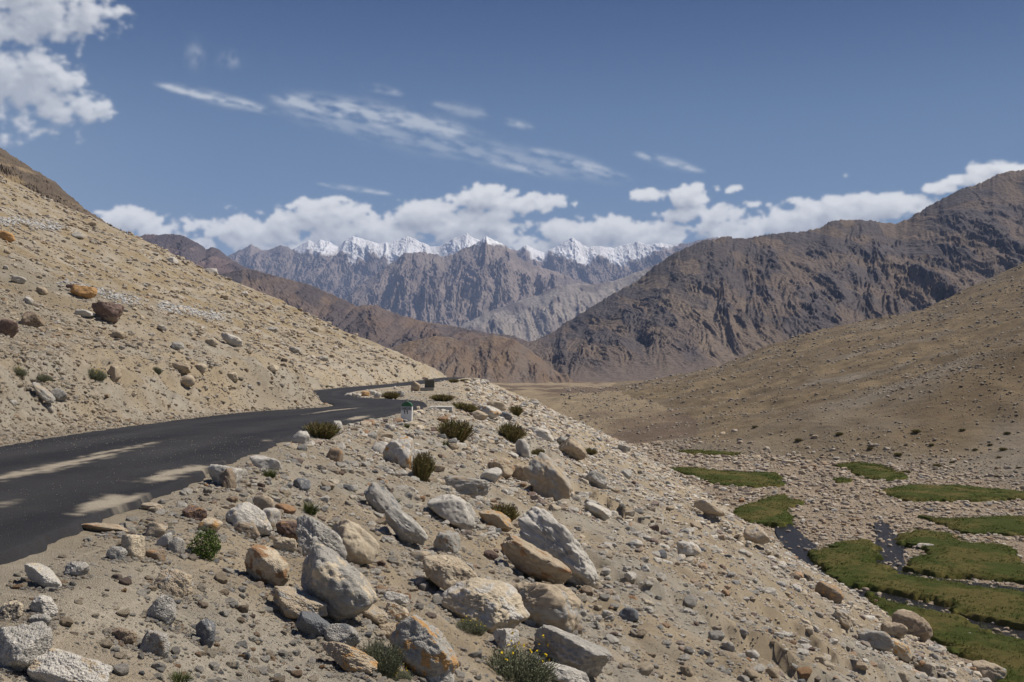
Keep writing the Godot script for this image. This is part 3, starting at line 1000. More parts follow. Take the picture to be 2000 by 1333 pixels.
func icosphere(level: int) -> Array:                     # [directions, indices]
	if ico.has(level):
		return ico[level]
	var out: Array
	if level == 0:
		var g := (1.0 + sqrt(5.0)) / 2.0
		var v := PackedVector3Array()
		for p in [[-1, g, 0], [1, g, 0], [-1, -g, 0], [1, -g, 0], [0, -1, g], [0, 1, g], [0, -1, -g], [0, 1, -g], [g, 0, -1], [g, 0, 1], [-g, 0, -1], [-g, 0, 1]]:
			v.append(Vector3(p[0], p[1], p[2]).normalized())
		out = [v, PackedInt32Array([0, 11, 5, 0, 5, 1, 0, 1, 7, 0, 7, 10, 0, 10, 11, 1, 5, 9, 5, 11, 4, 11, 10, 2, 10, 7, 6, 7, 1, 8, 3, 9, 4, 3, 4, 2, 3, 2, 6, 3, 6, 8, 3, 8, 9, 4, 9, 5, 2, 4, 11, 6, 2, 10, 8, 6, 7, 9, 8, 1])]
	else:
		var prev := icosphere(level - 1)
		var v: PackedVector3Array = prev[0].duplicate()
		var f: PackedInt32Array = prev[1]
		var nf := PackedInt32Array()
		var mids := {}
		for i in range(0, f.size(), 3):
			var m := [0, 0, 0]
			for e in 3:
				var a := f[i + e]
				var b := f[i + (e + 1) % 3]
				var key := mini(a, b) * 100000 + maxi(a, b)
				if not mids.has(key):
					mids[key] = v.size()
					v.append((v[a] + v[b]).normalized())
				m[e] = mids[key]
			nf.append_array(PackedInt32Array([f[i], m[0], m[2], m[0], f[i + 1], m[1], m[2], m[1], f[i + 2], m[0], m[1], m[2]]))
		out = [v, nf]
	ico[level] = out
	return out

var rock_noise := noise(300, 1.3, 4)
var rock_fine := noise(301, 5.0, 3)
var rock_patch := noise(302, 1.1, 4)

# size: length, height, depth in metres. shape: 0 rounded, 1 angular, 2 blocky, 3 flat slab
func rock_mesh(sd: int, level: int, size: Vector3, shape: int, base: Color, stain: Color, share: float) -> ArrayMesh:
	var s := icosphere(level)
	var dirs: PackedVector3Array = s[0]
	var r := RandomNumberGenerator.new()
	r.seed = sd * 7919 + 13
	var planes := []
	var sharp: float = [11.0, 40.0, 26.0, 18.0][shape]
	if shape == 2:
		var tw := Basis.from_euler(Vector3(r.randf_range(-.3, .3), r.randf_range(-.7, .7), r.randf_range(-.25, .25)))
		for a in [Vector3.RIGHT, Vector3.LEFT, Vector3.UP, Vector3.DOWN, Vector3.BACK, Vector3.FORWARD]:
			planes.append([(tw * (a + Vector3(r.randf_range(-.2, .2), r.randf_range(-.2, .2), r.randf_range(-.2, .2)))).normalized(), r.randf_range(.74, .9)])
	for i in ([11, 13, 6, 10][shape] as int):
		var n := Vector3(r.randfn(), r.randfn(), r.randfn()).normalized()
		planes.append([n, r.randf_range(.58, 1.0)])
	planes.append([Vector3.UP.rotated(Vector3.RIGHT, r.randf_range(-.4, .4)), r.randf_range(.6, .85)])
	var off := Vector3(r.randf(), r.randf(), r.randf()) * 90.0
	var amp: float = [0.07, 0.06, 0.05, 0.06][shape]
	var pos := PackedVector3Array()
	pos.resize(dirs.size())
	var lo := Vector3.ONE * 9.0
	var hi := -lo
	var inv := 1.0 / sharp
	for i in dirs.size():
		var q := dirs[i]
		var sum := 0.12
		for p in planes:
			var k: float = q.dot(p[0]) / p[1]
			if k > 0.25:
				sum += pow(k, sharp)
		var rad := pow(sum, -inv)
		var w := q * 1.0 + off
		rad *= 1.0 + rock_noise.get_noise_3dv(w) * amp * 2.2
		if level > 2:
			rad += rock_fine.get_noise_3dv(w) * 0.022 - absf(rock_fine.get_noise_3dv(w * 0.6 + Vector3(9, 9, 9))) * 0.03
		if level > 3:
			rad -= sm(0.90, 1.0, 1.0 - absf(rock_noise.get_noise_3dv(w * 1.1 + Vector3(5, 70, 3)))) * 0.045
			rad -= sm(0.93, 1.0, 1.0 - absf(rock_fine.get_noise_3dv(Vector3(w.x * 0.5, w.y * 1.3, w.z * 0.5)))) * 0.022
		var v := q * rad
		pos[i] = v
		lo = lo.min(v)
		hi = hi.max(v)
	var mid := (lo + hi) * 0.5
	var span := hi - lo
	var scale_ := size / span
	var col := PackedColorArray()
	col.resize(pos.size())
	for i in pos.size():
		pos[i] = (pos[i] - mid) * scale_
		var w := dirs[i] * 1.2 + off
		var n := rock_patch.get_noise_3dv(w)
		var m := rock_fine.get_noise_3dv(w * 0.8 + Vector3(30, 0, 0))
		var k := base.lerp(stain, sm(0.34 - share, 0.40 - share, n + m * 0.20 + rock_fine.get_noise_3dv(w * 3.5) * 0.14))
		col[i] = k * (1.0 + m * 0.30 + rock_noise.get_noise_3dv(w * 3.0) * 0.16)
	var nor := PackedVector3Array()
	nor.resize(pos.size())
	var f: PackedInt32Array = s[1]
	for i in range(0, f.size(), 3):
		var a := f[i]
		var b := f[i + 1]
		var c := f[i + 2]
		var n := (pos[c] - pos[a]).cross(pos[b] - pos[a])
		nor[a] += n
		nor[b] += n
		nor[c] += n
	# outward normals, and clockwise front faces
	var flip := nor[0].dot(pos[0]) < 0.0
	for i in nor.size():
		nor[i] = (-nor[i] if flip else nor[i]).normalized()
	var idx := f
	if flip:
		idx = f.duplicate()
		for i in range(0, f.size(), 3):
			idx[i + 1] = f[i + 2]
			idx[i + 2] = f[i + 1]
	var arr := []
	arr.resize(Mesh.ARRAY_MAX)
	arr[Mesh.ARRAY_VERTEX] = pos
	arr[Mesh.ARRAY_NORMAL] = nor
	arr[Mesh.ARRAY_COLOR] = col
	arr[Mesh.ARRAY_INDEX] = idx
	var mesh := ArrayMesh.new()
	mesh.add_surface_from_arrays(Mesh.PRIMITIVE_TRIANGLES, arr)
	return mesh

var tones := {"W": Color(.60, .575, .53), "G": Color(.42, .405, .375), "S": Color(.20, .21, .23), "T": Color(.485, .405, .305), "R": Color(.40, .25, .145), "P": Color(.215, .155, .135), "C": Color(.60, .52, .40), "O": Color(.52, .32, .15), "K": Color(.11, .10, .10), "B": Color(.33, .265, .20)}

# middle pixel, length and height in pixels, turn clockwise, shape, tone, stain, share of the stain, land (0 near hill, 1 valley), label
var boulders := [
	[40, 1270, 104, 108, 8, 2, "G", "W", .1, 0, "big grey block with a flat top at the edge of bare sand"],
	[140, 1318, 150, 80, 18, 3, "W", "T", .1, 0, "pale slab half buried beside the big grey block"],
	[82, 1125, 78, 30, 27, 3, "W", "C", .1, 0, "white spindle shaped stone lying alone on the sand near the asphalt"],
	[147, 1114, 42, 32, 5, 1, "G", "W", .1, 0, "small grey stone just uphill of the white spindle shaped stone"],
	[87, 1184, 48, 38, 15, 0, "W", "G", .1, 0, "pale rounded stone between the spindle shaped stone and the grey block"],
	[22, 1196, 44, 40, 0, 1, "C", "K", .15, 0, "cream and black broken stone above the big grey block"],
	[80, 1212, 38, 24, 10, 1, "G", "K", .1, 0, "flat grey stone resting against the big grey block"],
	[320, 1192, 50, 58, 20, 1, "G", "W", .2, 0, "pale grey kite shaped stone set in bare sand"],
	[240, 1242, 48, 27, 5, 0, "B", "P", .1, 0, "dark brown oval stone on bare sand"],
	[304, 1258, 56, 50, 15, 1, "G", "B", .1, 0, "grey wedge stone beside the dark brown oval stone"],
	[400, 1238, 40, 56, 15, 0, "S", "G", .0, 0, "upright slate blue stone set in bare sand"],
	[342, 1137, 66, 46, 20, 0, "T", "G", .1, 0, "tan stone with a rounded back almost buried in sand"],
	[258, 1070, 44, 50, 5, 0, "C", "T", .1, 0, "cream rounded boulder at the end of a row of stones"],
	[228, 1083, 36, 32, 0, 1, "G", "S", .1, 0, "grey stone leaning on the cream rounded boulder"],
	[345, 1068, 27, 38, 0, 0, "G", "W", .0, 0, "grey upright cobble beside the round green bush"],
	[302, 1085, 38, 24, 0, 2, "B", "R", .1, 0, "brown block under the pale stones of the row"],
	[326, 1058, 32, 26, -35, 0, "W", "G", .0, 0, "pale stone perched on top of the row of stones"],
	[304, 1037, 40, 32, 5, 1, "T", "G", .1, 0, "tan grey stone behind the row of stones"],
	[380, 1004, 44, 32, 5, 1, "P", "R", .1, 0, "purple brown boulder standing above the round green bush"],
	[411, 1031, 40, 36, 10, 0, "C", "O", .1, 0, "cream stone with an orange side behind the round green bush"],
	[297, 991, 38, 17, 4, 3, "T", "W", .1, 0, "flat tan stone lying on the edge of the verge"],
	[200, 1032, 86, 19, 3, 3, "T", "R", .15, 0, "long flat tan and rust slab along the asphalt edge"],
	[436, 932, 56, 44, 10, 2, "W", "G", .1, 0, "white block beside the verge with a brown stone against it"],
	[445, 938, 26, 42, -20, 1, "B", "P", .1, 0, "narrow brown stone leaning on the white block"],
	[488, 1014, 84, 52, 24, 0, "W", "C", .1, 0, "large smooth white boulder split along its length"],
	[483, 1037, 44, 30, 12, 1, "B", "G", .1, 0, "brown wedge stone under the large split white boulder"],
	[526, 1012, 40, 38, 0, 1, "W", "C", .1, 0, "white angular stone touching the large split white boulder"],
	[515, 985, 38, 36, 10, 1, "T", "G", .1, 0, "tan stone standing behind the white angular stone"],
	[556, 995, 38, 22, 5, 1, "R", "P", .1, 0, "rust coloured stone with a pale top edge"],
	[571, 1040, 58, 42, 3, 1, "P", "R", .2, 0, "dark purple boulder with a rust side beside the smooth grey boulder"],
	[557, 1064, 44, 29, 12, 0, "C", "T", .1, 0, "cream flat stone under the dark purple boulder"],
	[622, 1058, 112, 66, 34, 0, "G", "W", .05, 0, "large smooth light grey boulder sloping down the bank"],
	[688, 1060, 96, 66, 42, 1, "C", "T", .2, 0, "large cream and tan boulder beside the smooth grey boulder"],
	[520, 1108, 88, 66, 30, 1, "C", "R", .25, 0, "cream boulder capped with rust standing alone on sand"],
	[645, 1148, 150, 112, 42, 0, "G", "C", .22, 0, "huge rounded grey boulder with a worn tan face"],
	[580, 1183, 108, 48, 22, 3, "T", "G", .2, 0, "flat tan slab tilted below the huge rounded grey boulder"],
	[608, 1224, 62, 42, 36, 0, "S", "S", .0, 0, "smooth slate blue boulder at the lower end of the flat tan slab"],
	[668, 1240, 66, 42, 15, 1, "G", "S", .1, 0, "jagged grey rock under the huge rounded grey boulder"],
	[682, 1284, 104, 44, 18, 3, "T", "O", .15, 0, "flat tan slab with an orange stain among grey grass"],
	[744, 979, 70, 44, 45, 1, "G", "S", .15, 0, "dark grey boulder tipped up over its own hollow"],
	[790, 1029, 90, 42, 40, 1, "G", "W", .1, 0, "grey boulder lying just downhill of the tipped dark boulder"],
	[884, 995, 92, 52, 24, 1, "W", "G", .1, 0, "large pale wedge of rock with flat faces"],
	[908, 953, 86, 42, 6, 0, "G", "B", .1, 0, "long grey boulder with an overhanging lower side"],
	[968, 1015, 66, 34, 28, 1, "T", "O", .2, 0, "tan and orange boulder under a spiky shrub"],
	[873, 1060, 46, 44, 10, 2, "G", "B", .1, 0, "grey five sided stone among small rubble"],
	[819, 1089, 40, 26, 0, 1, "T", "G", .1, 0, "small tan pointed stone touching the big tan boulder"],
	[888, 1124, 128, 58, 36, 0, "T", "C", .15, 0, "big tan boulder lying behind the white faced boulder"],
	[1087, 1069, 176, 78, 42, 0, "W", "G", .05, 0, "huge smooth egg shaped pale boulder"],
	[1044, 1097, 132, 52, 30, 3, "T", "R", .12, 0, "flat tan rock lying under the huge egg shaped boulder"],
	[948, 1184, 158, 98, 14, 1, "C", "W", .3, 0, "great boulder with a broken white face"],
	[1042, 1182, 164, 92, 4, 0, "T", "G", .12, 0, "great tan barrel shaped boulder against the white faced boulder"],
	[988, 1250, 46, 44, 5, 1, "W", "B", .05, 0, "small white pyramid stone under the white faced boulder"],
	[1114, 1276, 138, 66, 20, 1, "G", "W", .1, 0, "grey boulder with a pale edge below the barrel shaped boulder"],
	[1105, 1322, 96, 40, 18, 1, "W", "G", .1, 0, "white rock under the grey boulder with a pale edge"],
	[825, 1270, 132, 88, 38, 1, "G", "O", .2, 0, "granite boulder with a rust coloured split side"],
	[850, 1318, 68, 44, 5, 1, "W", "G", .1, 0, "pale stone under the granite boulder with the rust split"],
	[773, 1171, 46, 27, 10, 1, "W", "G", .1, 0, "white flat stone beside the huge rounded grey boulder"],
	[776, 1196, 46, 30, 20, 1, "C", "R", .1, 0, "pinkish stone just below the white flat stone"],
	[730, 1201, 58, 30, 22, 0, "T", "G", .1, 0, "long tan grey stone close to the huge rounded grey boulder"],
	[760, 1238, 46, 36, 0, 1, "T", "B", .1, 0, "tan block above the granite boulder with the rust split"],
	[1228, 1201, 36, 28, 15, 0, "S", "S", .0, 0, "dark slate cobble among pale rubble"],
	[702, 1152, 30, 70, -5, 1, "W", "C", .1, 0, "narrow white flake standing behind the huge rounded grey boulder"],
	[778, 885, 56, 66, -4, 1, "W", "O", .1, 0, "tall white boulder with an orange side beside a dark shrub"],
	[742, 877, 29, 29, 0, 0, "W", "G", .1, 0, "round pale stone leaning on the tall white boulder"],
	[750, 852, 32, 20, 0, 0, "T", "B", .2, 0, "tan stone uphill of the tall white boulder"],
	[955, 807, 44, 27, 10, 0, "W", "O", .05, 0, "white boulder in the cluster on the crest of the bank"],
	[936, 812, 28, 18, 25, 0, "T", "W", .1, 0, "tan oval stone in the cluster on the crest of the bank"],
	[968, 793, 38, 18, 5, 0, "T", "C", .2, 0, "broad tan stone behind the white boulder of the crest cluster"],
	[987, 814, 24, 20, 0, 1, "S", "G", .1, 0, "blue grey stone at the end of the crest cluster"],
	[1062, 850, 42, 24, 18, 0, "W", "C", .1, 0, "white curved boulder half sunk below the crest cluster"],
	[1042, 842, 30, 15, 5, 0, "W", "T", .1, 0, "flat white stone beside the white curved boulder"],
	[1022, 879, 40, 30, 50, 1, "G", "W", .1, 0, "grey tooth shaped boulder beside a small shrub"],
	[1120, 880, 46, 34, 45, 0, "T", "B", .2, 0, "tan egg shaped boulder in the stones at the edge of the bank"],
	[1106, 865, 36, 20, 20, 0, "G", "K", .1, 0, "grey stone lying over the tan egg shaped boulder"],
	[1068, 936, 92, 66, 48, 0, "T", "G", .25, 0, "massive tan grey boulder on the open bank"],
	[1016, 924, 44, 36, 10, 0, "T", "B", .2, 0, "brown tan rock fitted against the massive tan grey boulder"],
	[978, 914, 50, 40, 15, 0, "T", "R", .1, 0, "tan boulder with a hollow beneath it"],
	[959, 930, 38, 34, 5, 1, "W", "W", .1, 0, "white stone before the tan boulder with the hollow"],
	[1163, 937, 42, 30, 30, 1, "G", "W", .1, 0, "grey pointed boulder downhill of the massive tan grey boulder"],
	[1168, 1000, 52, 26, 20, 1, "W", "T", .1, 0, "white broken rock on the bare earth slope"],
	[1345, 1074, 44, 34, 30, 0, "W", "T", .1, 0, "white stone half buried in the bare earth slope"],
	[659, 838, 18, 32, 0, 0, "W", "W", .1, 0, "upright whitish marker stone beside the roadside shrub"],
	[587, 855, 32, 30, 20, 1, "W", "W", .1, 0, "jagged white stone on the verge by the roadside shrub"],
	[517, 904, 56, 24, 15, 0, "W", "G", .1, 0, "white flat boulder at the crest of the verge"],
	[654, 891, 30, 34, 0, 1, "B", "R", .1, 0, "brown block on the bank below the roadside shrub"],
	[589, 949, 32, 30, 0, 1, "S", "G", .1, 0, "slate grey block on the bank above a grass tuft"],
	[1782, 1223, 72, 54, 10, 0, "B", "T", .15, 0, "big brown boulder overlooking the turf bank"],
	[1744, 1231, 42, 32, 15, 0, "T", "B", .1, 0, "tan boulder leaning on the big brown boulder"],
	[1622, 1158, 52, 34, 15, 0, "B", "O", .15, 0, "brown boulder with an orange corner beside the stream"],
	[1708, 1247, 64, 36, 20, 3, "G", "B", .1, 0, "flat grey boulder uphill of the big brown boulder"],
	[1757, 1268, 50, 26, 42, 0, "C", "O", .2, 0, "cream and rust boulder below the flat grey boulder"],
	[1648, 1209, 42, 24, 30, 1, "T", "G", .1, 0, "tan wedge stone on the lower bank"],
	[1477, 1046, 46, 34, 40, 0, "T", "G", .1, 0, "tan boulder standing at the foot of the bank by the turf"],
	[1386, 994, 58, 20, 28, 3, "T", "G", .1, 0, "flat tan slab at the edge of the bank by the turf"],
	[1930, 1310, 58, 34, 25, 0, "T", "G", .1, 0, "rounded tan boulder on the bank above the turf dotted with stones"],
	[1869, 1241, 20, 10, 5, 0, "G", "W", .1, 1, "grey flat boulder on the turf bank beside a white one"],
	[1888, 1244, 20, 14, 0, 0, "W", "G", .1, 1, "white boulder on the turf bank beside a grey flat one"],
	[1811, 1068, 36, 11, 4, 3, "W", "T", .1, 1, "pale slab lying on the broad turf island"],
	[1863, 1051, 16, 10, 0, 0, "O", "C", .1, 1, "orange boulder at the rim of the broad turf island"],
	[1542, 904, 24, 9, 2, 0, "C", "W", .1, 1, "lone cream boulder on the stony flat beyond the turf"],
	[1823, 1221, 12, 8, 0, 0, "S", "G", .1, 1, "small slate boulder at the edge of the turf bank"],
	[164, 572, 46, 26, 5, 1, "O", "R", .1, 0, "large orange boulder on the slope above the road"],
	[140, 562, 20, 15, 0, 1, "P", "R", .1, 0, "dark brown stone touching the large orange boulder"],
	[10, 461, 34, 17, 15, 2, "O", "R", .1, 0, "orange slab high on the slope above the road"],
	[60, 625, 44, 34, 5, 1, "B", "P", .1, 0, "brown grey boulder standing on the slope above the road"],
	[10, 644, 44, 38, 0, 0, "P", "B", .1, 0, "dark brown rounded boulder beside the brown grey boulder"],
	[207, 610, 56, 40, 10, 1, "P", "B", .15, 0, "purple brown boulder with a pale stone uphill"],
	[165, 613, 34, 14, 8, 0, "W", "W", .1, 0, "white stone uphill of the purple brown boulder"],
	[452, 664, 44, 18, 18, 0, "W", "C", .1, 0, "white humped boulder alone on the slope above the road"],
	[353, 719, 34, 22, 10, 1, "T", "B", .1, 0, "tan boulder on the cut bank with a rounder stone below"],
	[362, 744, 30, 24, -25, 0, "T", "G", .1, 0, "tan grey rounded stone just below the tan boulder of the cut bank"],
	[112, 773, 32, 27, 5, 1, "G", "S", .1, 0, "grey block bedded in the cut bank"],
	[82, 768, 52, 18, 38, 0, "G", "T", .1, 0, "long grey stone sunk in the cut bank beside the grey block"],
	[223, 733, 26, 38, 5, 0, "T", "B", .1, 0, "tan upright stone at the lip of the cut bank"],
	[96, 797, 18, 22, 0, 0, "G", "T", .1, 0, "grey cobble in the cut bank below the long grey stone"],
	[680, 773, 13, 10, 0, 0, "W", "C", .1, 0, "white kerb stone at the tip of the row in the road bend"],
	[689, 772, 10, 9, 0, 0, "W", "W", .1, 0, "white kerb stone second from the tip of the row in the road bend"],
	[699, 773, 12, 8, 0, 1, "W", "T", .1, 0, "pale kerb stone third from the tip of the row in the road bend"],
	[713, 770, 16, 11, 0, 1, "O", "C", .1, 0, "orange boulder in the row of kerb stones in the road bend"],
	[728, 768, 14, 10, 0, 0, "W", "G", .1, 0, "white stone beside the orange boulder of the road bend"],
	[737, 773, 14, 12, 0, 1, "W", "C", .1, 0, "white stone between the orange boulder and the shrub of the road bend"],
	[752, 773, 14, 9, 0, 0, "G", "W", .1, 0, "grey stone before the shrub of the road bend"],
	[782, 771, 16, 14, 0, 1, "W", "G", .1, 0, "white triangular stone beyond the kilometre stone"],
	[811, 756, 17, 18, 30, 0, "T", "B", .2, 0, "tan egg shaped boulder beside the green board"],
	[771, 758, 5, 8, 0, 0, "W", "W", .1, 0, "small white upright stone at the edge of the far road"],
	[816, 800, 8, 13, 0, 1, "T", "W", .1, 0, "small tan upright stone beside the kilometre stone"]]

func make_boulders():
	for i in boulders.size():
		var b: Array = boulders[i]
		var land := near if b[9] == 0 else far_land
		var a := deg_to_rad(float(b[4]))
		var half := 0.5 * (absf(sin(a)) * float(b[2]) + absf(cos(a)) * float(b[3]))      # half the height of the turned outline
		var foot := ray(b[0], b[1] + half * 0.72)
		var d := land.hit(foot)
		if d < 0.0:
			print("no ground under ", b[10])
			continue
		var len_: float = b[2] * d / FOCAL
		var hgt: float = b[3] * d / FOCAL
		var dep := sqrt(len_ * hgt) * 0.85
		d += dep * 0.22
		var px: float = maxf(b[2], b[3])
		var o := put("boulder", rock_mesh(500 + i, 5 if px > 100.0 else (4 if px > 40.0 else (3 if px > 14.0 else 2)), Vector3(len_, hgt, dep) * 1.13, b[5], tones[b[6]], tones[b[7]], b[8]), M.rock)
		o.basis = Basis(Vector3.BACK, -a) * Basis(Vector3.RIGHT, -0.1)
		o.position = pt(b[0], b[1], d) - Vector3(0, hgt * 0.05, 0)
		tag(o, b[10], "boulder")
		kept.append([b[0], b[1], maxf(b[2], b[3]) * 0.5])
		standing.append([o.position, maxf(len_, hgt) * 0.5, b[10], 2 if b[9] == 1 else (1 if o.position.x < near_value(d, 2) else 0)])

var standing := []                                         # place, radius and label of each boulder
var kept := []                                             # pixels already held by a boulder

# ---- loose stones: the larger ones singly, the rest as masses
var tone_pick := ["W", "W", "W", "G", "G", "G", "T", "T", "C", "C", "T", "S", "B", "P", "R"]
var tone_word := {"W": "whitish", "G": "grey", "S": "slate blue", "T": "tan", "C": "cream", "B": "brown", "P": "dark purple brown", "R": "rust coloured"}
var stone_meshes := []
var pebble_meshes := []

func make_stone_meshes():
	for i in 14:
		stone_meshes.append(rock_mesh(900 + i, 3, Vector3(1.0, rng.randf_range(.5, .75), rng.randf_range(.65, .95)), [0, 1, 1, 2, 1, 0, 3][i % 7], Color(.96, .96, .96), Color(.78, .74, .70), .05))
	for i in 8:
		pebble_meshes.append(rock_mesh(950 + i, 1, Vector3(1.0, rng.randf_range(.45, .75), rng.randf_range(.6, .95)), [0, 1, 1, 2][i % 4], Color(.98, .98, .98), Color(.85, .82, .80), .0))

func stone_basis(size: float) -> Basis:
	return Basis.from_euler(Vector3(rng.randf_range(-.35, .35), rng.randf() * TAU, rng.randf_range(-.35, .35))) * Basis.from_scale(Vector3.ONE * size)

func stone_color() -> Color:
	var k: Color = tones[tone_pick[rng.randi() % tone_pick.size()]]
	return k.lerp(Color(.55, .52, .465), rng.randf() * 0.65) * rng.randf_range(0.9, 1.3)

func make_single_stones():
	var group_of := ["loose stones among the rubble below the road", "loose stones on the slope above the road", "stones lying in the stream bed"]
	var where := ["loose stone among the rubble on the bank below the road", "loose stone on the dusty slope above the road", "stone lying in the stream bed of the valley"]
	var want := [170, 62, 52]
	for zone in 3:
		var made := 0
		var tries := 0
		while made < want[zone] and tries < 6000:
			tries += 1
			var px := rng.randf_range(0.0, 2000.0) if zone == 0 else (rng.randf_range(0.0, 640.0) if zone == 1 else rng.randf_range(1330.0, 2000.0))
			var py := rng.randf_range(790.0, 1325.0) if zone == 0 else (rng.randf_range(440.0, 800.0) if zone == 1 else rng.randf_range(880.0, 1240.0))
			var r := ray(px, py)
			var land := near if zone < 2 else far_land
			var d := land.hit(r)
			if d < 0.0 or d > 250.0:
				continue
			var x := r.x * d
			if zone < 2:
				if zone == 0 and x < near_value(d, 3) + 0.1 or zone == 1 and x > near_value(d, 2) - 1.6:
					continue
			else:
				var dn := near.hit(r)
				if dn > 0.0 and dn < d or x > 66.0 or in_turf(x, d) or d > 205.0:
					continue
			var clear := true
			var size_px := (13.0 + 24.0 * pow(rng.randf(), 2.0)) if zone != 2 else 9.0 + 7.0 * rng.randf()
			for q in kept:
				if Vector2(px - q[0], py - q[1]).length() < q[2] + size_px * 0.4:
					clear = false
					break
			if not clear:
				continue
			kept.append([px, py, size_px * 0.5])
			var s := size_px * d / FOCAL
			var tone: String = tone_pick[rng.randi() % (11 if zone == 1 else tone_pick.size())]
			if zone == 1:
				s *= 0.8
			if not M.has("stone_" + tone):
				var m: StandardMaterial3D = M.rock.duplicate()
				m.albedo_color = tones[tone].linear_to_srgb()
				M["stone_" + tone] = m
			var o := put("stone", stone_meshes[rng.randi() % stone_meshes.size()], M["stone_" + tone])
			o.transform = Transform3D(stone_basis(s), Vector3(x, land.y_at(x, d) + s * 0.14, -d))
			var says: String = tone_word[tone] + " " + where[zone]
			var near_gap := 1e9
			var by := ""
			for g in standing:
				if g[3] != zone:
					continue
				var gap: float = o.position.distance_to(g[0]) - g[1]
				if gap < near_gap:
					near_gap = gap
					by = g[2]
			if near_gap < 6.0:
				var closer: String = tone_word[tone] + (" loose stone touching the " if near_gap < 0.15 else " loose stone near the ") + by
				if closer.split(" ").size() <= 16:
					says = closer
			tag(o, says, "stone", tone_word[tone] + " " + group_of[zone])
			made += 1

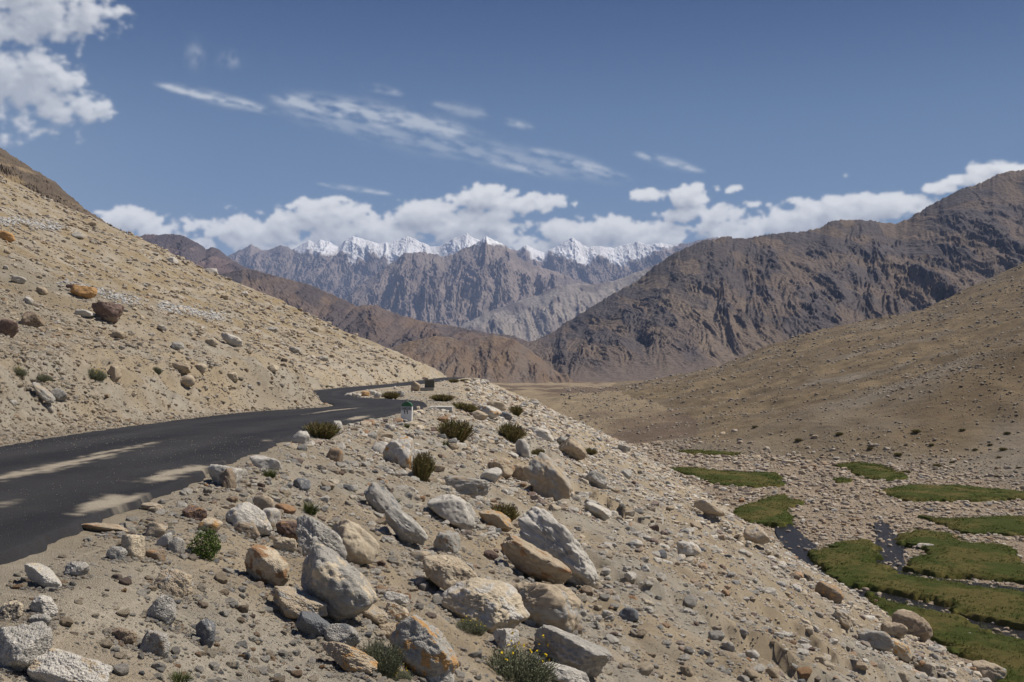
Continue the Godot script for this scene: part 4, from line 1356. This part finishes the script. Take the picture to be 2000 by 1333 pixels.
func make_rubble():
	var patch := noise(71, 0.13, 4)
	var beds := []
	for i in pebble_meshes.size() + stone_meshes.size():
		beds.append(PackedFloat32Array())
	# bank below the road and verges
	var lists := [[], [], [], []]
	var zones := [[130000, "loose_stones", "loose grey and tan rubble strewn over the bank below the road"], [60000, "loose_stones", "loose tan stones strewn over the slope above the road"],
		[40000, "stream_bed_stones", "rounded pinkish tan stones covering the stream bed between the turf"], [60000, "scree_stones", "dark and pale stones strewn over the scree slope across the valley"]]
	for zone in 4:
		var bufs := []
		for i in pebble_meshes.size():
			bufs.append(PackedFloat32Array())
		var bigbufs := []
		for i in 5:
			bigbufs.append(PackedFloat32Array())
		for n in int(zones[zone][0]):
			var d := 0.0
			var x := 0.0
			var land := near
			var size_px := 3.4 * pow(maxf(rng.randf(), 0.004), -0.50)
			if zone == 0:
				d = 3.6 * pow(70.0, pow(rng.randf(), 1.15))
				var lo := near_value(d, 3) - 0.9 if d < 78.0 else near_value(d, 1) + 0.2
				var u0 := maxf(lo / d, -0.53)
				x = d * lerpf(u0, minf(0.53, 27.5 / d), rng.randf())
				if x < near_value(d, 1) + 0.25:
					continue
				var p := patch.get_noise_2d(x, d) + 0.5 * patch.get_noise_2d(x * 3.3, d * 3.3)
				if p < -0.16 and rng.randf() < 0.62:
					continue
				size_px = minf(size_px, 24.0 if d < 60.0 else 13.0)
				if d > 76.0 and x < near_value(d, 3) + 1.0:
					if rng.randf() < 0.8:
						continue
					size_px = minf(size_px, 5.0)
				if n % 5 == 0:
					var g: Array = standing[rng.randi() % 96]
					var a := rng.randf() * TAU
					var off: float = g[1] * rng.randf_range(0.75, 1.55)
					x = g[0].x + cos(a) * off
					d = -g[0].z + sin(a) * off
					if d < 3.0 or x < near_value(d, 1) + 0.3 or x > 26.0:
						continue
					size_px = minf(size_px * 1.2, g[1] * FOCAL / d * 0.45)
			elif zone == 1:
				d = 16.0 * pow(16.0, rng.randf())
				var hi := near_value(d, 2) - 0.5
				if hi / d < -0.53:
					continue
				x = d * lerpf(-0.53, hi / d, rng.randf())
				var p := patch.get_noise_2d(x * 0.18, d * 0.8) + 0.5 * patch.get_noise_2d(x * 1.1, d * 1.1)
				if p < 0.0 and rng.randf() < 0.72:
					continue
				size_px = minf(size_px * 0.82, 12.0)
			elif zone == 2:
				land = far_land
				d = 50.0 * pow(4.5, rng.randf())
				x = rng.randf_range(16.0, minf(78.0, d * 0.54))
				if d < 60.0 and x < 20.0:
					continue
				if in_turf(x, d) and rng.randf() < 0.965 or d < 150.0 and stream_gap(x, d) < 1.25:
					continue
				var toe := lerp_list([[100.0, 73.0], [137.0, 70.0], [172.0, 66.0], [190.0, 47.0], [210.0, 30.0]], d)
				if x > toe + rng.randf() * rng.randf() * 26.0:
					continue
				if patch.get_noise_2d(x * 0.9, d * 0.5) < -0.1 and rng.randf() < 0.5:
					continue
				size_px = minf(size_px * 0.95, 13.0)
			else:
				land = far_land
				d = 110.0 * pow(9.0, rng.randf())
				x = d * rng.randf_range(0.05, 0.53)
				if d < 220.0 and x < lerp_list([[100.0, 73.0], [137.0, 70.0], [172.0, 66.0], [190.0, 47.0], [210.0, 30.0]], d):
					continue
				if patch.get_noise_2d(x * 0.25, d * 0.12) < -0.02 and rng.randf() < 0.7:
					continue
				size_px = minf(size_px * (0.55 if d < 240.0 else 0.38), 8.0)
			if zone == 0 and rng.randf() > 75.0 / d:
				continue
			var s := size_px * d / FOCAL
			var y := land.y_at(x, d)
			var k := stone_color()
			if zone == 2:
				k = k.lerp(Color(.40, .315, .23), 0.5) * 0.92
			elif zone == 3:
				k = k.lerp(Color(.24, .195, .145), 0.6) * 0.9
			elif zone == 1:
				k = k.lerp(Color(.31, .25, .175), 0.5)
			if zone == 2 and n % 110 == 0:                         # stones standing in the water and along its edge
				var line: PackedVector2Array = stream_lines[(n / 110) % 2]
				var at := rng.randi() % (line.size() - 2)
				var q := line[at].lerp(line[at + 1], rng.randf()) + Vector2(rng.randfn() * 0.9, rng.randfn() * 0.9)
				x = q.x
				d = q.y
				y = floor_y(d) - 0.12
				s = rng.randf_range(0.2, 0.65)
			var t := Transform3D(stone_basis(s), Vector3(x, y + s * rng.randf_range(-0.14, 0.14), -d))
			if size_px > 8.5:
				add_copy(bigbufs[rng.randi() % 5], t, k)
			else:
				add_copy(bufs[rng.randi() % bufs.size()], t, k)
		var node := Node3D.new()
		node.name = numbered(zones[zone][1])
		add_child(node)
		for i in bufs.size():
			copies("stones", pebble_meshes[i], M.rock, bufs[i], node)
		for i in 5:
			if bigbufs[i].size() > 0:
				copies("stones", stone_meshes[i * 2], M.rock, bigbufs[i], node)
		tag(node, zones[zone][2], "stones", "", "stuff")

# small grit between the stones
func make_gravel():
	var patch := noise(73, 0.35, 4)
	var bits := []
	for i in 4:
		bits.append(rock_mesh(980 + i, 0, Vector3(1.0, rng.randf_range(.5, .75), rng.randf_range(.6, .95)), 1, Color(1, 1, 1), Color(.9, .88, .86), .0))
	var bufs := []
	for i in 4:
		bufs.append(PackedFloat32Array())
	var n := 0
	while n < 120000:
		n += 1
		var right := rng.randf() < 0.72
		var d := (3.4 * pow(28.0, rng.randf())) if right else 14.0 * pow(12.0, rng.randf())
		var x := 0.0
		if right:
			var u0 := maxf((near_value(d, 1) + 0.12) / d, -0.53)
			x = d * lerpf(u0, minf(0.53, 27.0 / d), rng.randf())
		else:
			var hi := near_value(d, 2) - 0.15
			if hi / d < -0.53:
				continue
			x = d * lerpf(-0.53, hi / d, rng.randf())
		if patch.get_noise_2d(x, d) < rng.randf_range(-0.3, 0.25):
			continue
		var s := rng.randf_range(1.3, 3.6) * maxf(d, 4.0) / FOCAL
		var k := stone_color()
		if not right:
			k = k.lerp(Color(.40, .32, .22), 0.4)
		add_copy(bufs[n % 4], Transform3D(stone_basis(s), Vector3(x, near.y_at(x, d) + s * 0.1, -d)), k)
	# specks of grit on the asphalt near the camera
	for i in 2600:
		var d := 7.0 * pow(4.0, pow(rng.randf(), 1.6))
		var x := lerpf(near_value(d, 2), near_value(d, 1), rng.randf())
		var s := rng.randf_range(0.9, 2.0) * d / FOCAL
		add_copy(bufs[i % 4], Transform3D(stone_basis(s), Vector3(x, near_value(d, 4) + 0.12, -d)), stone_color())
	var node := Node3D.new()
	node.name = numbered("gravel")
	add_child(node)
	for i in 4:
		copies("grit", bits[i], M.rock, bufs[i], node)
	tag(node, "fine pale gravel scattered over the hillside and the road verges", "gravel", "", "stuff")
	# bands of broken white rock on the slope above the road
	var band := [[[120, 553], [200, 574], [262, 590]], [[312, 600], [370, 608], [432, 622]], [[0, 430], [60, 436], [110, 446]]]
	var buf := PackedFloat32Array()
	for l in band:
		for i in 420:
			var t: float = rng.randf() * (l.size() - 1)
			var a: Array = l[int(t)]
			var b: Array = l[int(t) + 1]
			var px := lerpf(a[0], b[0], t - int(t)) + rng.randfn() * 9.0
			var py := lerpf(a[1], b[1], t - int(t)) + rng.randfn() * 4.5
			var r := ray(px, py)
			var d := near.hit(r)
			if d < 0.0 or d > 260.0:
				continue
			var s := rng.randf_range(2.5, 8.0) * d / FOCAL
			add_copy(buf, Transform3D(stone_basis(s), Vector3(r.x * d, near.y_at(r.x * d, d) + s * 0.1, -d)), Color(.55, .55, .545) * rng.randf_range(0.75, 1.15))
	var o := copies("broken_rock", pebble_meshes[1], M.rock, buf)
	tag(o, "bands of broken whitish rock on the slope above the road", "broken rock", "", "stuff")

# ------------------------------------------------------------------ plants
func ribbon(st: SurfaceTool, p: PackedVector3Array, w0: float, w1: float, k: Color, face: Vector3):
	var side := (p[-1] - p[0]).cross(face).normalized()
	if side.length() < 0.5:
		side = Vector3.RIGHT
	var n := p.size()
	for i in n - 1:
		var a := side * lerpf(w0, w1, float(i) / (n - 1))
		var b := side * lerpf(w0, w1, float(i + 1) / (n - 1))
		st.set_color(k)
		st.add_vertex(p[i] - a); st.add_vertex(p[i] + a); st.add_vertex(p[i + 1] + b)
		st.add_vertex(p[i] - a); st.add_vertex(p[i + 1] + b); st.add_vertex(p[i + 1] - b)

func leaf_quad(st: SurfaceTool, at: Vector3, s: float, k: Color, r: RandomNumberGenerator):
	var b := Basis.from_euler(Vector3(r.randf() * TAU, r.randf() * TAU, r.randf() * TAU))
	var x := b.x * s
	var y := b.y * s * 1.7
	st.set_color(k)
	st.add_vertex(at - y); st.add_vertex(at + x); st.add_vertex(at + y)
	st.add_vertex(at - y); st.add_vertex(at + y); st.add_vertex(at - x)

# one metre wide; returns [branches, foliage, blossoms or null]
func plant_meshes(kind: String, sd: int) -> Array:
	var r := RandomNumberGenerator.new()
	r.seed = sd
	var wood := SurfaceTool.new()
	wood.begin(Mesh.PRIMITIVE_TRIANGLES)
	var leaf := SurfaceTool.new()
	leaf.begin(Mesh.PRIMITIVE_TRIANGLES)
	var bloom: SurfaceTool = null
	if kind == "broom":
		for i in 300:
			var a := r.randf() * TAU
			var out := Vector3(cos(a), 0, sin(a))
			var base := out * 0.22 * sqrt(r.randf())
			var reach := r.randf_range(0.08, 0.46)
			var h := r.randf_range(0.55, 0.78) * sqrt(maxf(1.0 - pow(reach / 0.5, 2.0) * 0.8, 0.05))
			var p := PackedVector3Array([base + Vector3(0, -0.05, 0), base + out * reach * 0.6 + Vector3(0, h * 0.5, 0), base + out * reach + Vector3(r.randf_range(-.06, .06), h, r.randf_range(-.06, .06))])
			var k := Color(.175, .155, .058).lerp(Color(.22, .135, .065), clampf(r.randf() * 1.5 - 0.6, 0.0, 1.0)).lerp(Color(.11, .13, .045), r.randf() * 0.5)
			var face := Vector3(r.randfn(), r.randfn() * 0.3, r.randfn()).normalized()
			if i < 80:
				var q := p.duplicate()
				q[2] += Vector3(r.randfn(), r.randf() * 2.0, r.randfn()) * 0.06
				ribbon(wood, q, 0.010, 0.005, Color(.30, .25, .19).lerp(Color(.17, .115, .07), r.randf()), face)
			ribbon(leaf, p, 0.014, 0.010, k, face)
			for j in 11:
				var t := r.randf_range(0.3, 1.0)
				leaf_quad(leaf, p[0].lerp(p[1], minf(t * 2.0, 1.0)).lerp(p[2], maxf(t * 2.0 - 1.0, 0.0)) + Vector3(r.randfn(), r.randfn(), r.randfn()) * 0.022, r.randf_range(0.010, 0.020), k * r.randf_range(0.8, 1.25), r)
	elif kind == "bush":
		for i in 46:
			var a := r.randf() * TAU
			var out := Vector3(cos(a), r.randf_range(0.1, 1.2), sin(a)).normalized()
			ribbon(wood, PackedVector3Array([Vector3.ZERO, out * 0.25, out * 0.44 + Vector3(0, 0.05, 0)]), 0.012, 0.004, Color(.14, .11, .07), Vector3(r.randfn(), r.randfn(), r.randfn()).normalized())
		for i in 120:
			var q := Vector3(r.randfn(), absf(r.randfn()) * 0.9, r.randfn()).normalized() * r.randf_range(0.26, 0.47)
			q.y = q.y * 1.35 + 0.04
			var k := Color(.060, .098, .024).lerp(Color(.10, .135, .038), r.randf())
			for j in 26:
				leaf_quad(leaf, q + Vector3(r.randfn(), r.randfn(), r.randfn()) * 0.045, r.randf_range(0.010, 0.020), k * r.randf_range(0.75, 1.2), r)
	elif kind == "tuft":
		for i in 260:
			var a := r.randf() * TAU
			var out := Vector3(cos(a), 0, sin(a))
			var base := out * 0.28 * sqrt(r.randf())
			var reach := r.randf_range(0.05, 0.36)
			var h := r.randf_range(0.25, 0.7)
			var k := Color(.115, .125, .045).lerp(Color(.075, .11, .03), r.randf())
			ribbon(leaf, PackedVector3Array([base + Vector3(0, -0.05, 0), base + out * reach * 0.4 + Vector3(0, h * 0.65, 0), base + out * reach + Vector3(0, h, 0)]), 0.013, 0.003, k, Vector3(r.randfn(), 0.1, r.randfn()).normalized())
	else:                                                       # sage: grey green, dense, with or without yellow flowers
		for i in 1000:
			var a := r.randf() * TAU
			var out := Vector3(cos(a), 0, sin(a))
			var base := out * 0.42 * sqrt(r.randf())
			var reach := r.randf_range(0.02, 0.20)
			var h := r.randf_range(0.15, 0.5) * (1.0 - 0.8 * base.length())
			var k := Color(.15, .16, .105).lerp(Color(.21, .205, .145), r.randf()).lerp(Color(.10, .12, .06), r.randf() * 0.6)
			var p := PackedVector3Array([base + Vector3(0, -0.05, 0), base + out * reach * 0.5 + Vector3(r.randf_range(-.05, .05), h * 0.6, r.randf_range(-.05, .05)), base + out * reach + Vector3(r.randf_range(-.1, .1), h, r.randf_range(-.1, .1))])
			ribbon(leaf, p, 0.006, 0.003, k, Vector3(r.randfn(), 0.1, r.randfn()).normalized())
			for j in 4:
				leaf_quad(leaf, p[1].lerp(p[2], r.randf()) + Vector3(r.randfn(), r.randfn(), r.randfn()) * 0.012, r.randf_range(0.005, 0.009), k * 1.1, r)
		if kind == "flowering":
			bloom = SurfaceTool.new()
			bloom.begin(Mesh.PRIMITIVE_TRIANGLES)
			for i in 22:
				var a := r.randf() * TAU
				var q := Vector3(cos(a), 0, sin(a)) * 0.46 * sqrt(r.randf()) + Vector3(0, r.randf_range(0.34, 0.56), 0)
				for j in 4:
					leaf_quad(bloom, q + Vector3(r.randfn(), r.randfn(), r.randfn()) * 0.008, 0.013, Color(.62, .45, .02), r)
	var out_ := []
	for st in [wood, leaf, bloom]:
		if st == null:
			out_.append(null)
			continue
		st.generate_normals()
		var m: ArrayMesh = st.commit()
		out_.append(m if m.get_surface_count() > 0 else null)
	return out_

# middle of the foot, width, height in pixels, kind, land, label
var plants := [
	[395, 1086, 76, 70, "bush", 0, "round bright green leafy bush beside the row of stones"],
	[628, 856, 66, 44, "broom", 0, "olive and rust upright roadside shrub beside the white marker stone"],
	[888, 862, 70, 56, "broom", 0, "large olive spiky shrub on the upper bank"],
	[997, 860, 52, 44, "broom", 0, "olive spiky shrub below the crest cluster of boulders"],
	[822, 940, 46, 76, "broom", 0, "tall dark spiky shrub beside the tall white boulder"],
	[982, 1020, 54, 50, "broom", 0, "spiky shrub above the tan and orange boulder"],
	[908, 804, 54, 22, "broom", 0, "low olive shrub at the crest beside the crest cluster"],
	[864, 784, 50, 18, "broom", 0, "low olive shrub on the verge beyond the concrete slab"],
	[764, 780, 36, 20, "broom", 0, "olive shrub among the kerb stones of the road bend"],
	[1007, 812, 28, 26, "broom", 0, "rusty shrub just behind the blue grey stone of the crest cluster"],
	[1052, 892, 28, 20, "broom", 0, "small olive shrub between the grey tooth boulder and the stones"],
	[1154, 888, 26, 16, "broom", 0, "small dark shrub at the edge of the bank"],
	[886, 748, 22, 10, "broom", 0, "small dark shrub beside the far road"],
	[908, 748, 20, 10, "broom", 0, "small dark shrub at the brink past the far road"],
	[604, 1003, 44, 34, "tuft", 0, "grass tuft below the slate grey block"],
	[662, 1042, 42, 30, "tuft", 0, "grass tuft above the large cream boulder"],
	[525, 932, 38, 24, "tuft", 0, "low grass tuft under the white flat boulder"],
	[870, 874, 18, 20, "tuft", 0, "small grass tuft under the large spiky shrub"],
	[794, 836, 16, 12, "tuft", 0, "small grass tuft below the kilometre stone"],
	[352, 1334, 56, 34, "tuft", 0, "grass tuft in bare sand below the slate blue stone"],
	[767, 985, 34, 20, "tuft", 0, "grass tuft between two grey boulders"],
	[1012, 1330, 140, 110, "flowering", 0, "wide grey green bush with yellow flowers under the white pyramid stone"],
	[740, 1308, 84, 100, "sage", 0, "tall grey green grassy bush beside the flat stained slab"],
	[920, 1230, 64, 34, "flowering", 0, "yellow flowers under the edge of the white faced boulder"],
	[1086, 1272, 50, 40, "flowering", 0, "yellow flowers below the barrel shaped boulder"],
	[775, 1325, 60, 34, "flowering", 0, "low yellow flowering plant below the granite boulder"],
	[1105, 1132, 30, 14, "tuft", 0, "grass at the lower tip of the egg shaped boulder"],
	[1020, 1092, 40, 14, "tuft", 0, "grass growing along the flat tan rock"],
	[835, 1140, 30, 26, "sage", 0, "grey green tuft at the foot of the big tan boulder"],
	[185, 735, 44, 26, "flowering", 0, "yellow flowering plant on the lip of the cut bank"],
	[34, 726, 34, 18, "flowering", 0, "yellow green plant farther along the lip of the cut bank"],
	[85, 742, 30, 20, "sage", 0, "grey green plant between the two flowering plants of the cut bank"],
	[305, 726, 20, 18, "sage", 0, "small grey green plant on the slope above the cut bank"],
	[640, 758, 12, 9, "sage", 0, "small plant at the foot of the bank in the road bend"]]

func make_plants():
	var kinds := {}
	var n := 0
	for p in plants:
		var key: String = p[4] + str(n % 2)
		if not kinds.has(key):
			kinds[key] = plant_meshes(p[4], 40 + n)
		n += 1
		kept.append([p[0], p[1] - p[3] * 0.5, p[2] * 0.5])
		var land := near if p[5] == 0 else far_land
		var r := ray(p[0], minf(p[1], 1330.0) if p[1] < 1300 else p[1])
		var d := land.hit(r)
		if d < 0.0:
			print("no ground under ", p[6])
			continue
		var t := Node3D.new()
		t.name = numbered("shrub" if p[4] in ["broom", "bush"] else ("grass_tuft" if p[4] == "tuft" else "flowering_plant" if p[4] == "flowering" else "grassy_bush"))
		add_child(t)
		var w: float = p[2] * d / FOCAL * 0.9
		var h: float = p[3] * d / FOCAL * 0.85
		var full: float = {"broom": .82, "bush": .68, "tuft": .72, "sage": .58, "flowering": .62}[p[4]]
		t.position = Vector3(r.x * d, land.y_at(r.x * d, d) - 0.02, -d)
		var normal := land.normal_at(r.x * d, d)
		t.basis = Basis(Quaternion(Vector3.UP, Vector3.UP.lerp(normal, 0.45).normalized())) * Basis(Vector3.UP, float(n) * 1.7) * Basis.from_scale(Vector3(w, h / full, w))
		var ms: Array = kinds[key]
		if ms[0]:
			put("branches", ms[0], M.leaf, t)
		put("foliage", ms[1], M.leaf, t)
		if ms[2]:
			put("blossoms", ms[2], M.leaf, t)
		tag(t, p[6], "shrub" if p[4] in ["broom", "bush"] else ("grass tuft" if p[4] == "tuft" else "plant"))
	# low dark shrubs on the scree across the valley
	var spots := [[1740, 920], [1770, 925], [1860, 905], [1952, 895], [1948, 932], [1990, 915], [1830, 912], [1905, 880], [1968, 848], [1700, 878], [1755, 890], [1820, 870], [1880, 842], [1560, 862], [1475, 836], [1640, 850], [1935, 870], [1668, 905], [1790, 845], [1960, 880]]
	var proto: Node3D = null
	var ms := plant_meshes("broom", 77)
	for s in spots:
		var r := ray(s[0], s[1])
		var d := far_land.hit(r)
		if d < 0.0:
			continue
		var t: Node3D
		if proto == null:
			t = Node3D.new()
			put("foliage", ms[1], M.leaf, t)
			proto = t
		else:
			t = proto.duplicate()
		t.name = numbered("shrub")
		add_child(t)
		var w := rng.randf_range(9.0, 16.0) * d / FOCAL
		t.transform = Transform3D(Basis(Vector3.UP, rng.randf() * TAU) * Basis.from_scale(Vector3(w, w * 0.55, w)), Vector3(r.x * d, far_land.y_at(r.x * d, d) - 0.05, -d))
		tag(t, "low dark shrub on the scree slope across the valley", "shrub", "dark shrubs on the far scree slope")

# ------------------------------------------------------------------ things by the road
func box_mesh(size: Vector3) -> BoxMesh:
	var b := BoxMesh.new()
	b.size = size
	return b

func text_mesh(t: String, height: float) -> TextMesh:
	var m := TextMesh.new()
	var f := SystemFont.new()
	f.font_names = PackedStringArray(["Droid Sans"])
	f.font_weight = 700
	m.font = f
	m.text = t
	m.font_size = 64
	m.pixel_size = height / 46.0
	m.depth = 0.012
	return m

# a slab with an arched top between two heights: outline in x, y, given depth
func arch_mesh(w: float, y0: float, y1: float, arch_from: float, arch_top: float, depth: float) -> ArrayMesh:
	var top := PackedVector2Array()
	var low := PackedVector2Array()
	var n := 20
	for i in n + 1:
		var x := lerpf(-w * 0.5, w * 0.5, float(i) / n)
		var e := 2.0 * x / w
		var a := arch_from + (arch_top - arch_from) * pow(maxf(1.0 - e * e, 0.0), 0.5)
		top.append(Vector2(x, minf(a, y1)))
		low.append(Vector2(x, y0))
	var st := SurfaceTool.new()
	st.begin(Mesh.PRIMITIVE_TRIANGLES)
	var quad := func(a: Vector3, b: Vector3, c: Vector3, d: Vector3):
		for v in [a, b, c, a, c, d]:
			st.add_vertex(v)
	var h := depth * 0.5
	st.set_smooth_group(-1)
	for i in n:
		var a := top[i]
		var b := top[i + 1]
		var c := low[i]
		var e := low[i + 1]
		quad.call(Vector3(a.x, a.y, h), Vector3(b.x, b.y, h), Vector3(e.x, e.y, h), Vector3(c.x, c.y, h))
		quad.call(Vector3(b.x, b.y, -h), Vector3(a.x, a.y, -h), Vector3(c.x, c.y, -h), Vector3(e.x, e.y, -h))
		quad.call(Vector3(a.x, a.y, -h), Vector3(b.x, b.y, -h), Vector3(b.x, b.y, h), Vector3(a.x, a.y, h))
		quad.call(Vector3(c.x, c.y, h), Vector3(e.x, e.y, h), Vector3(e.x, e.y, -h), Vector3(c.x, c.y, -h))
	quad.call(Vector3(top[0].x, top[0].y, -h), Vector3(top[0].x, top[0].y, h), Vector3(low[0].x, low[0].y, h), Vector3(low[0].x, low[0].y, -h))
	quad.call(Vector3(top[n].x, top[n].y, h), Vector3(top[n].x, top[n].y, -h), Vector3(low[n].x, low[n].y, -h), Vector3(low[n].x, low[n].y, h))
	st.generate_normals()
	return st.commit()

func thing(called: String, label: String, category: String, at: Vector3, turn := 0.0) -> Node3D:
	var o := Node3D.new()
	o.name = numbered(called)
	add_child(o)
	o.position = at
	o.rotation.y = turn
	tag(o, label, category)
	return o

func make_things():
	# the kilometre stone
	kept.append([794, 805, 26.0])
	kept.append([836, 750, 20.0])
	kept.append([862, 800, 24.0])
	var r := ray(794, 822)
	var d := near.hit(r)
	var u := d / FOCAL
	var w := 21.5 * u
	var k := thing("kilometre_stone", "white kilometre stone with a green rounded top reading KHARDUNG 11", "milestone", Vector3(r.x * d, near.y_at(r.x * d, d), -d), -0.10)
	k.rotation.z = -0.03
	var white := plain(Color(.74, .74, .72), 0.7)
	var green := plain(Color(.035, .13, .06), 0.6)
	var black := plain(Color(.02, .02, .025), 0.6)
	var h := 36.5 * u
	var body_top := 27.5 * u
	put("body", arch_mesh(w, -0.3, body_top, body_top - 0.002, body_top, w * 0.42), white, k)
	put("cap", arch_mesh(w * 0.985, body_top + 0.002, 99.0, body_top + 0.02, h, w * 0.42), green, k)
	var name_ := put("lettering", text_mesh("KHARDUNG", 4.2 * u), black, k)
	name_.position = Vector3(0, body_top - 4.0 * u, w * 0.21 + 0.004)
	var name_width: float = (name_.mesh as TextMesh).get_aabb().size.x
	name_.scale = Vector3(w * 0.90 / maxf(name_width, 0.01), 1.5, 1)
	var num := put("lettering", text_mesh("11", 7.0 * u), black, k)
	num.position = Vector3(-0.05 * w, body_top - 11.0 * u, w * 0.21 + 0.004)
	var tip := put("boulder", rock_mesh(1201, 2, Vector3(3.0, 9.0, 3.0) * u, 1, tones["W"], tones["W"], 0.0), M.rock)
	tip.position = k.position + Vector3(1.5 * u, h + 3.2 * u, 0.0)
	tag(tip, "white splinter of stone standing on the kilometre stone", "stone")
	# the board beside the far road
	r = ray(836, 764)
	d = near.hit(r)
	u = d / FOCAL
	var b := thing("roadside_board", "dark green board on a grey concrete plinth beside the far road", "board", Vector3(r.x * d, near.y_at(r.x * d, d), -d), -0.12)
	var conc := plain(Color(.30, .285, .25), 0.9)
	var olive := plain(Color(.085, .085, .062), 0.7)
	var pl := put("plinth", box_mesh(Vector3(27.0, 9.0, 9.0) * u), conc, b)
	pl.position = Vector3(-1.5 * u, 2.0 * u, 0)
	var panel := put("panel", box_mesh(Vector3(18.0, 14.0, 2.0) * u), olive, b)
	panel.position = Vector3(3.0 * u, 6.6 * u + 7.0 * u, 0)
	var rim := put("panel_frame", box_mesh(Vector3(19.0, 0.9, 2.6) * u), plain(Color(.16, .15, .12)), b)
	rim.position = Vector3(3.0 * u, 21.0 * u, 0)
	for s in [-1, 1]:
		var post := put("post", box_mesh(Vector3(0.9, 15.0, 2.4) * u), plain(Color(.14, .13, .11)), b)
		post.position = Vector3((3.0 + s * 9.2) * u, 14.0 * u, 0)
	# concrete slab of the culvert
	r = ray(862, 800)
	d = near.hit(r)
	u = d / FOCAL
	var c := thing("culvert_slab", "low grey concrete slab over the culvert at the road bend", "slab", Vector3(r.x * d, near.y_at(r.x * d, d), -d), 0.0)
	var top := put("deck", box_mesh(Vector3(44.0 * u, 0.30, 1.6)), plain(Color(.40, .385, .35), 0.9), c)
	top.position = Vector3(0, 0.05, 0)
	var head := put("headwall", box_mesh(Vector3(42.0 * u, 0.8, 0.25)), plain(Color(.34, .325, .29), 0.9), c)
	head.position = Vector3(0, -0.46, 0.6)

func _ready():
	rng.seed = 7
	make_view()
	make_materials()
	# the large structure
	make_near()
	make_road()
	make_far_land()
	make_mountains()
	make_turf()
	make_stream()
	# the objects
	make_stone_meshes()
	make_boulders()
	make_things()
	make_plants()
	make_single_stones()
	# small details
	make_rubble()
	make_gravel()
	make_grass()
